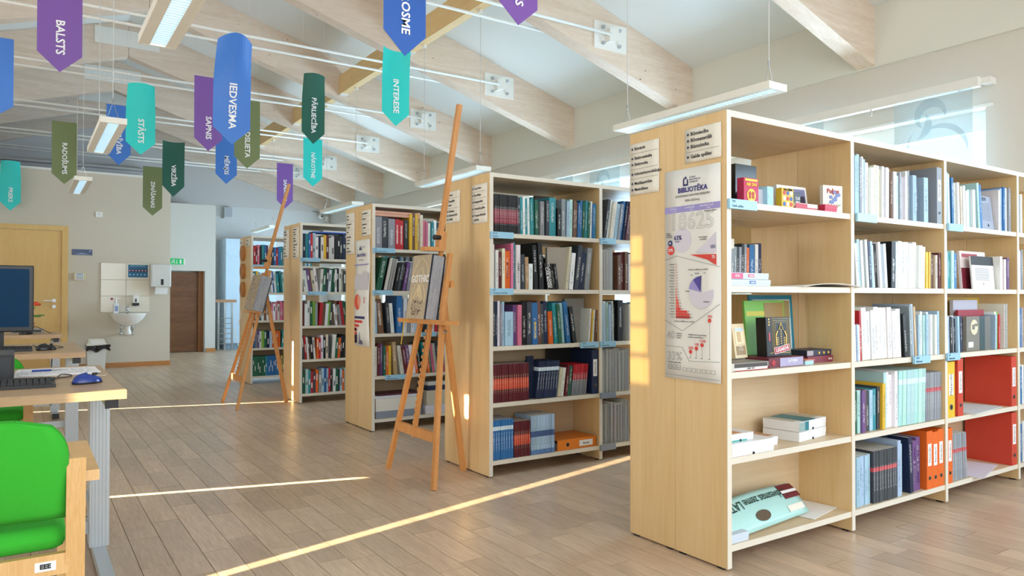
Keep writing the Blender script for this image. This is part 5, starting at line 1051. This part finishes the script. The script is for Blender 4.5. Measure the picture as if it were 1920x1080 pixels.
# monitor
t = thing('monitor', 'large black monitor with dark blue screen on the second desk', 'monitor', (-.17, 5.45, .741)); x1, x0_, zb, zt_ = .052, -.41, .845, 1.256
B('housing', (x0_, 5.45, zb), (x1, 5.50, zt_), dark_m, t, bev=.006); B('screen', (x0_+.022, 5.448, zb+.03), (x1-.024, 5.4505, zt_-.022), screen_m, t)
b = MB()
for k in range(6): b.tube((x1-.05-.035*k, 5.449, zb+.014), (x1-.05-.035*k, 5.4505, zb+.014), .005, 10)
b.build('button', black_m, t, kind='stuff'); B('stand', (-.26, 5.47, .75), (-.10, 5.50, zb+.1), black_m, t); B('base', (-.31, 5.38, .741), (-.045, 5.60, .752), black_m, t)
# far desk things
t = thing('flower_pot', 'small potted orange flower on the far desk', 'potted flower', (-.02, 7.9, .741)); xx, yy, zz = aY(66, 600, 7.9)
MB().lathe([(.0, 0), (.035, 0), (.048, .09), (.0, .085)], (xx-.05, 7.9, .7405)).build('pot', cm_('#B8674A'), t, smooth=True)
b = MB()
for k in range(5): a = k*1.26; b.ball((xx+.022*math.cos(a), 7.9+.02*math.sin(a), .99+.012*(k % 2)), .018, (1.3, 1, .7), 8, 6)
b.build('blossom', cm_('#E2502A'), t); b = MB().path([(xx-.05, 7.9, .82), (xx-.03, 7.9, .9), (xx, 7.9, .975)], .004, 6)
for k in range(4): b.ball((xx-.05+.03*k, 7.9, .88+.01*(k % 2)), .03, (1.2, .5, .25), 8, 5)
b.build('leaves', cm_('#5F8A3A'), t)
t = thing('laptop_dock', 'grey low device box with cables on the far desk', 'device', (.06, 7.7, .741)); B('body', (-.1, 7.7, .741), (.15, 7.9, .775), mat('device_grey', '#9A9894', .5), t); B('port_strip', (-.08, 7.698, .748), (.13, 7.7, .766), dark_m, t)
cable('black cable on the far desk', [(.02, 7.6, .744), (.08, 7.55, .80), (.16, 7.6, .76), (.2, 7.5, .744)], .003)
mouse('black mouse beside the monitor edge, far desk', .02, 7.45, .7405, MATS['black_gloss2'], -1.2)

# ---------------------------------------------------------------- the sink wall
f_ = tag(MB().box((-1.4, YS-.03, 2.005), (.528, YS+.0, 2.075)).box((.455, YS-.03, 0), (.528, YS, 2.005)).box((.445, YS-.018, 0), (.455, YS, 2.0)).build('door_1', doory_m), kind='structure')
B('leaf', (-.55, YS-.014, .01), (.443, YS-.0, 2.0), doory_m, f_)
MB().tube((.36, YS-.014, 1.0), (.36, YS-.06, 1.0), .010, 12).bar((.37, YS-.06, 1.0), (.23, YS-.06, 1.0), .018, .012).tube((.36, YS-.014, 1.0), (.36, YS-.022, 1.0), .026, 20).build('door_handle', steel_m, f_); MB().tube((.36, YS-.014, .915), (.36, YS-.024, .915), .025, 20).tube((.36, YS-.024, .915), (.36, YS-.028, .915), .008, 8).build('lock', steel_m, f_)
B('strike_plate', (.444, YS-.016, .92), (.452, YS-.013, 1.06), steel_m, f_)
t = thing('tile_panel', 'cream splashback of six tiles behind the washbasin', 'tile panel', (1.27, YS-.008, .822)); xs = [.942, 1.287, 1.598]; zs = [.822, 1.066, 1.31, 1.56]
xs[1] = 1.277
B('grout', (.942, YS-.006, .822), (1.598, YS, 1.56), mat('grout', '#A79F90', .9), t)
for i in range(2):
    for j in range(3): B('tile', (xs[i]+.002, YS-.012, zs[j]+.002), (xs[i+1]-.002, YS-.006, zs[j+1]-.002), tile_m, t, bev=.0015)
t = thing('notice', 'blue hand-washing notice with rows of small pictures on the tiles', 'poster', (1.43, YS-.014, 1.34)); B('sheet', (1.293, YS-.0145, 1.335), (1.585, YS-.0125, 1.552), cream_paper, t); B('print', (1.305, YS-.0155, 1.348), (1.572, YS-.0145, 1.540), cm_('#1F6A94'), t); B('print', (1.31, YS-.016, 1.43), (1.567, YS-.0155, 1.475), cm_('#243A66'), t)
text('lettering', 'ROKU MAZGĀŠANA', .022, (1.435, YS-.0165, 1.522), Xr, Zr, cm_('#BFE8E0'), t, 'CENTER')
b = MB()
for k in range(6): b.tube((1.325+.043*k, YS-.017, 1.452), (1.325+.043*k, YS-.016, 1.452), .011, 10)
b.build('picture', cm_('#E0A8A0'), t); b = MB()
for k in range(5): b.tube((1.33+.05*k, YS-.017, 1.39), (1.33+.05*k, YS-.0155, 1.39), .010, 10)
b.build('picture', cm_('#A9D8E8'), t)
t = thing('washbasin', 'white wall-hung washbasin under the cream tiles', 'washbasin', (1.289, YS-.2, .6))
def basin(s, inner=0):
    pr = [(.0, -.185), (.06, -.18), (.14, -.14), (.21, -.07), (.243, -.012), (.25, 0), (.235, .0), (.225, -.012), (.18, -.07), (.1, -.105), (0, -.115)]
    return MB().lathe(pr, (1.289, YS-.19, .805), 40, (1, .78))
b = basin(0).box((1.10, YS-.08, .745), (1.478, YS-.001, .806), .01); b.build('bowl', porc_m, t, smooth=True)
b = MB().lathe([(.045, .0), (.052, -.03), (.04, -.05), (.034, -.10), (.052, -.14), (.05, -.175), (.0, -.18)], (1.289, YS-.14, .665)); b.build('trap_cover', porc_m, t, smooth=True)
for s in (-1, 1):
    xx = 1.289+s*.078; MB().tube((xx, YS-.03, .66), (xx, YS-.03, .54), .012, 10).ball((xx, YS-.03, .60), .019).ball((xx, YS-.03, .505), .026).tube((xx, YS-.03, .505), (xx-s*.03, YS-.01, .50), .01).build('valve', chrome_m, t, smooth=True)
b = MB().tube((1.289, YS-.07, .80), (1.289, YS-.07, .87), .022, 16).tube((1.289, YS-.07, .86), (1.289, YS-.18, .845), .013, 12).bar((1.289, YS-.07, .885), (1.289, YS-.14, .925), .018, .012).ball((1.289, YS-.07, .875), .026)
b.build('tap', chrome_m, t, smooth=True)
t = thing('soap_bottle', 'white pump bottle standing on the left of the washbasin', 'soap bottle', (1.135, YS-.11, .806)); MB().box((1.10, YS-.15, .806), (1.17, YS-.09, .955), .012).build('bottle', mat('bottle_white', '#E6E8E8', .3), t, smooth=False)
MB().tube((1.135, YS-.12, .955), (1.135, YS-.12, 1.03), .011, 12).bar((1.135, YS-.12, 1.03), (1.20, YS-.125, 1.022), .016, .012).build('pump', porc_m, t); B('bottle_label', (1.118, YS-.1515, .84), (1.162, YS-.150, .92), cm_('#8FA0C0'), t)
t = thing('soap_dispenser', 'white and black wall soap dispenser on the tiles', 'soap dispenser', (1.40, YS-.05, .92)); B('cover', (1.362, YS-.09, .96), (1.442, YS-.012, 1.085), porc_m, t, bev=.008); B('lever', (1.358, YS-.095, .92), (1.446, YS-.02, .962), black_m, t, bev=.004); B('window', (1.393, YS-.0925, .975), (1.413, YS-.09, 1.025), dark_m, t)
t = thing('small_sign', 'tiny red-edged sticker on the tiles above the pump bottle', 'sign', (1.09, YS-.013, 1.02)); B('plate', (1.063, YS-.0145, .995), (1.12, YS-.0125, 1.052), paper_m, t); MB().tube((1.091, YS-.0155, 1.023), (1.091, YS-.0145, 1.023), .018, 16).build('symbol', cm_('#A83A3A'), t)
t = thing('towel_dispenser', 'white paper towel dispenser right of the cream tiles', 'towel dispenser', (1.74, YS-.06, 1.2)); B('casing', (1.605, YS-.13, 1.205), (1.882, YS-.001, 1.552), mat('dispenser_white', '#D9D9D3', .35), t, bev=.012); B('window', (1.738, YS-.1325, 1.235), (1.775, YS-.13, 1.325), dark_m, t)
B('side_trim', (1.60, YS-.125, 1.21), (1.605, YS-.002, 1.545), porc_m, t); MB().grid(lambda u, v: (1.665+.175*u+.004*math.sin(v*5), YS-.07-.005*v, 1.205-.11*v), 8, 4).build('paper_towel', paper_m, t, solid=.004)
t = thing('door_plate', 'small dark blue plate on the wall right of the yellow door', 'sign', (.70, YS-.006, 1.66)); B('plate', (.575, YS-.006, 1.663), (.834, YS-.0, 1.748), mat('plate_blue', '#1F3E68', .25), t); MB().prism([(.60, YS-.0072, 1.672), (.70, YS-.0072, 1.70), (.81, YS-.0072, 1.672)], (0, .001, 0)).prism([(.79, YS-.0072, 1.715), (.82, YS-.0072, 1.715), (.82, YS-.0072, 1.74), (.80, YS-.0072, 1.74)], (0, .001, 0)).build('emblem', cm_('#7A92B4'), t)
t = thing('alarm_keypad', 'cream alarm keypad under the blue plate', 'keypad', (.67, YS-.02, 1.35)); B('case', (.60, YS-.025, 1.293), (.748, YS, 1.405), cm_('#D4C79A'), t, bev=.004); B('face', (.622, YS-.027, 1.30), (.728, YS-.025, 1.398), paper_m, t); B('display', (.635, YS-.028, 1.375), (.715, YS-.027, 1.392), cm_('#7FA0C8'), t); b = MB()
for r in range(4):
    for c in range(4): b.box((.634+.022*c, YS-.0285, 1.308+.015*r), (.650+.022*c, YS-.027, 1.318+.015*r))
b.build('keys', cm_('#9A9CA0'), t, kind='stuff')
t = thing('wall_socket', 'small white switch high on the sink wall', 'switch', (.915, YS-.006, 2.27)); B('plate', (.872, YS-.010, 2.232), (.962, YS, 2.312), porc_m, t, bev=.002); B('knob', (.91, YS-.013, 2.268), (.922, YS-.010, 2.282), greyink_m, t)
t = thing('waste_bin', 'white swing-lid bin with black liner between desk and washbasin', 'bin', (.86, 12.1, 0)); 
MB().prism([(.76, 11.95, .0), (.975, 11.95, .0), (.99, 11.95, .33), (.745, 11.95, .33)], (0, .3, 0)).build('body', mat('bin_white', '#DCDCD8', .5), t)
MB().grid(lambda u, v: (.735+.30*u+.01*math.sin(v*9), 11.93-.012*math.sin(u*14)-.02, .355-.075*v+.02*math.sin(u*11)*(v)+.02*u), 16, 4).build('liner', mat('liner_black', '#191A1C', .3), t, solid=.006)
MB().box((.74, 11.94, .33), (1.0, 12.26, .362)).build('liner_rim', MATS['liner_black'], t)
MB().prism([(.742, 11.93, .36), (.998, 11.93, .36), (.965, 12.02, .45), (.775, 12.02, .45)], (0, .2, 0)).build('lid', mat('bin_lid', '#E7E2D2', .5), t); B('flap', (.79, 11.955, .375), (.955, 11.97, .43), porc_m, t); B('clip', (.84, 11.94, .26), (.885, 11.95, .32), cm_('#3F6B58'), t)
# ---------------------------------------------------------------- hall and far wall
a, b_ = aY(319, 484.5, HY-.03), aY(344, 496, HY-.03)
t = thing('exit_sign', 'green running-man exit sign above the brown door', 'exit sign', (a.x, HY-.03, b_.z)); gm = mat('exit_green', '#12A457', .4, emit=.35)
B('plate', (1.89, HY-.03, b_.z), (b_.x, HY-.001, a.z), gm, t); zc, hh = (a.z+b_.z)/2, (a.z-b_.z)
xx = a.x+.055
MB().ball((xx+.012, HY-.033, zc+hh*.30), hh*.09, (1, .3, 1), 10, 6).bar((xx, HY-.032, zc+hh*.2), (xx-.008, HY-.032, zc-.1*hh), .018, .004, (0, 1, 0)).bar((xx-.008, HY-.032, zc-.1*hh), (xx+.025, HY-.032, zc-.2*hh), .010, .004, (0, 1, 0)).bar((xx+.025, HY-.032, zc-.2*hh), (xx+.02, HY-.032, zc-.38*hh), .010, .004, (0, 1, 0)).bar((xx-.01, HY-.032, zc-.1*hh), (xx-.04, HY-.032, zc-.32*hh), .010, .004, (0, 1, 0)).bar((xx, HY-.032, zc+.18*hh), (xx+.03, HY-.032, zc+.02*hh), .007, .004, (0, 1, 0)).bar((xx, HY-.032, zc+.18*hh), (xx-.03, HY-.032, zc+.05*hh), .007, .004, (0, 1, 0)).build('running_figure', wtxt, t)
MB().bar((a.x+.115, HY-.032, zc+.3*hh), (a.x+.115, HY-.032, zc-.2*hh), .008, .004, (0, 1, 0)).prism([(a.x+.10, HY-.032, zc-.15*hh), (a.x+.13, HY-.032, zc-.15*hh), (a.x+.115, HY-.032, zc-.38*hh)], (0, .002, 0)).build('arrow', wtxt, t)
B('door_symbol', (a.x+.165, HY-.032, zc-.36*hh), (a.x+.195, HY-.03, zc+.36*hh), wtxt, t); B('end_unit', (b_.x, HY-.03, b_.z), (b_.x+.03, HY-.001, a.z), porc_m, t)
t = thing('tall_cabinet', 'tall pale blue-white cabinet beyond the stair rail', 'cabinet', (3.6, 15.5, 0)); q = aY(423, 447, 15.3); zt_ = q.z; xc_ = q.x
cbm = mat('cabinet_white', '#D3E2EC', .45)
B('body', (xc_, 15.3, .12), (xc_+1.0, 15.95, zt_), cbm, t); B('plinth', (xc_+.005, 15.31, 0), (xc_+1.0, 15.94, .12), mat('plinth_blue', '#8096A8', .5), t)
zs_ = aY(430, 480, 15.3).z
for za, zb in ((zs_+.004, zt_-.004), (.125, zs_-.004)): B('door', (xc_+.006, 15.284, za), (xc_+.99, 15.3, zb), mat('cabinet_door', '#C6DEF0', .4), t)
t = thing('stair_railing', 'short stainless railing with wooden handrail before the tall cabinet', 'railing', (3.3, 15.1, 0)); wr = MATS['brown_frame']
r0, r1 = aY(400, 560, 15.1), aY(443, 565, 15.1)
B('handrail', (r0.x, 15.07, r1.z-.02), (r1.x, 15.13, r1.z+.035), wood('handrail_wood', '#B98A62', '#9C6E48', 0, 1), t)
px_ = [aY(k, 600, 15.1).x for k in (409.5, 421, 435)]
for k, xx in enumerate(px_): B('post', (xx-.018, 15.08, 0), (xx+.018, 15.116, r1.z-.02), steel_m, t)
for k in range(6): MB().tube((px_[0]-.03, 15.075, .13+.1*k), (px_[2], 15.075, .13+.1*k), .007, 8).build('bar', steel_m, t)
MB().bar((px_[2]+.03, 15.1, .42), (px_[2]+.13, 15.0, 0), .012, .012).build('stay', white_m, t)
for k, (n_, u0, u1, v0, v1) in enumerate((('speaker', 421, 436, 388, 408),)):
    p, q = aY(u0, v0, YF-.12), aY(u1, v1, YF-.12)
    t = thing('wall_speaker', 'white box speaker high on the far wall', 'speaker', (p.x, YF-.12, q.z)); B('case', (p.x, YF-.12, q.z), (q.x, YF, p.z), mat('speaker_grey', '#C9CDD0', .5), t, bev=.004); B('bottom_trim', (p.x-.01, YF-.14, q.z-.02), (q.x+.01, YF, q.z), porc_m, t); B('grille', (p.x+.02, YF-.124, q.z+.02), (q.x-.01, YF-.12, p.z-.01), mat('grille_grey', '#AEB3B8', .6), t)
p = aY(601, 406, YF-.1); t = thing('dome_camera', 'white dome security camera in the far corner', 'security camera', tuple(p)); MB().ball(tuple(p), .06, (1, 1, 1), 20, 14).tube((p.x, YF-.1, p.z), (p.x, YF, p.z), .05, 16).build('dome', porc_m, t, smooth=True); MB().ball((p.x+.01, p.y-.05, p.z), .022).build('lens', black_m, t)
p = aY(613, 411, YF-.05); t = thing('motion_detector', 'small white detector beside the dome camera', 'detector', tuple(p)); B('case', (p.x-.035, YF-.06, p.z-.06), (p.x+.035, YF, p.z+.06), porc_m, t, bev=.008); B('lens', (p.x-.02, YF-.063, p.z-.03), (p.x+.02, YF-.06, p.z), cm_('#C9CCD0'), t)
cable('black cable hanging from the corner above the dome camera', [(p.x-.32, YF-.02, p.z+.16), (p.x-.1, YF-.02, p.z+.14), (p.x+.0, YF-.02, p.z+.13)], .006)

# ---------------------------------------------------------------- lettering becomes plain mesh
bpy.context.view_layer.update(); dg = bpy.context.evaluated_depsgraph_get()
for o in [o for o in C.objects if o.type == 'FONT']:
    me = bpy.data.meshes.new_from_object(o.evaluated_get(dg)); nm0 = o.name; o.name = 'old'
    q = bpy.data.objects.new(nm0, me); C.objects.link(q); q.parent = o.parent; q.matrix_local = o.matrix_local.copy(); q['kind'] = 'stuff'
    if nm0 in WARP:
        q.matrix_local = Matrix.Identity(4); off = ORG.get(o.parent.name, Vector((0, 0, 0)))
        for v in me.vertices: v.co = WARP[nm0](o.matrix_local.to_3x3() @ v.co)-off
    if o.parent and o.parent.name in BANF:
        f, pl, ml = BANF[o.parent.name], o.parent.location, o.matrix_local; inv = ml.inverted()
        x0, x1, zb_, zt2 = f(0, .5)[0], f(1, .5)[0], f(.5, .02)[2], f(.5, 1)[2]; zs_ = f(0, 0)[2]; zt2 = f(0, 1)[2]
        for v in me.vertices:
            w_ = ml @ v.co+pl; vv = max(.001, min(1, (w_.z-zs_)/(zt2-zs_))); dy = w_.y-ml.translation.y-pl.y; w_.y = f(min(1, max(0, (w_.x-x0)/(x1-x0))), vv)[1]-.005+dy if w_.z > zs_ else f(.5, .001)[1]-.005+dy
            v.co = inv @ (w_-pl)
    bpy.data.objects.remove(o)
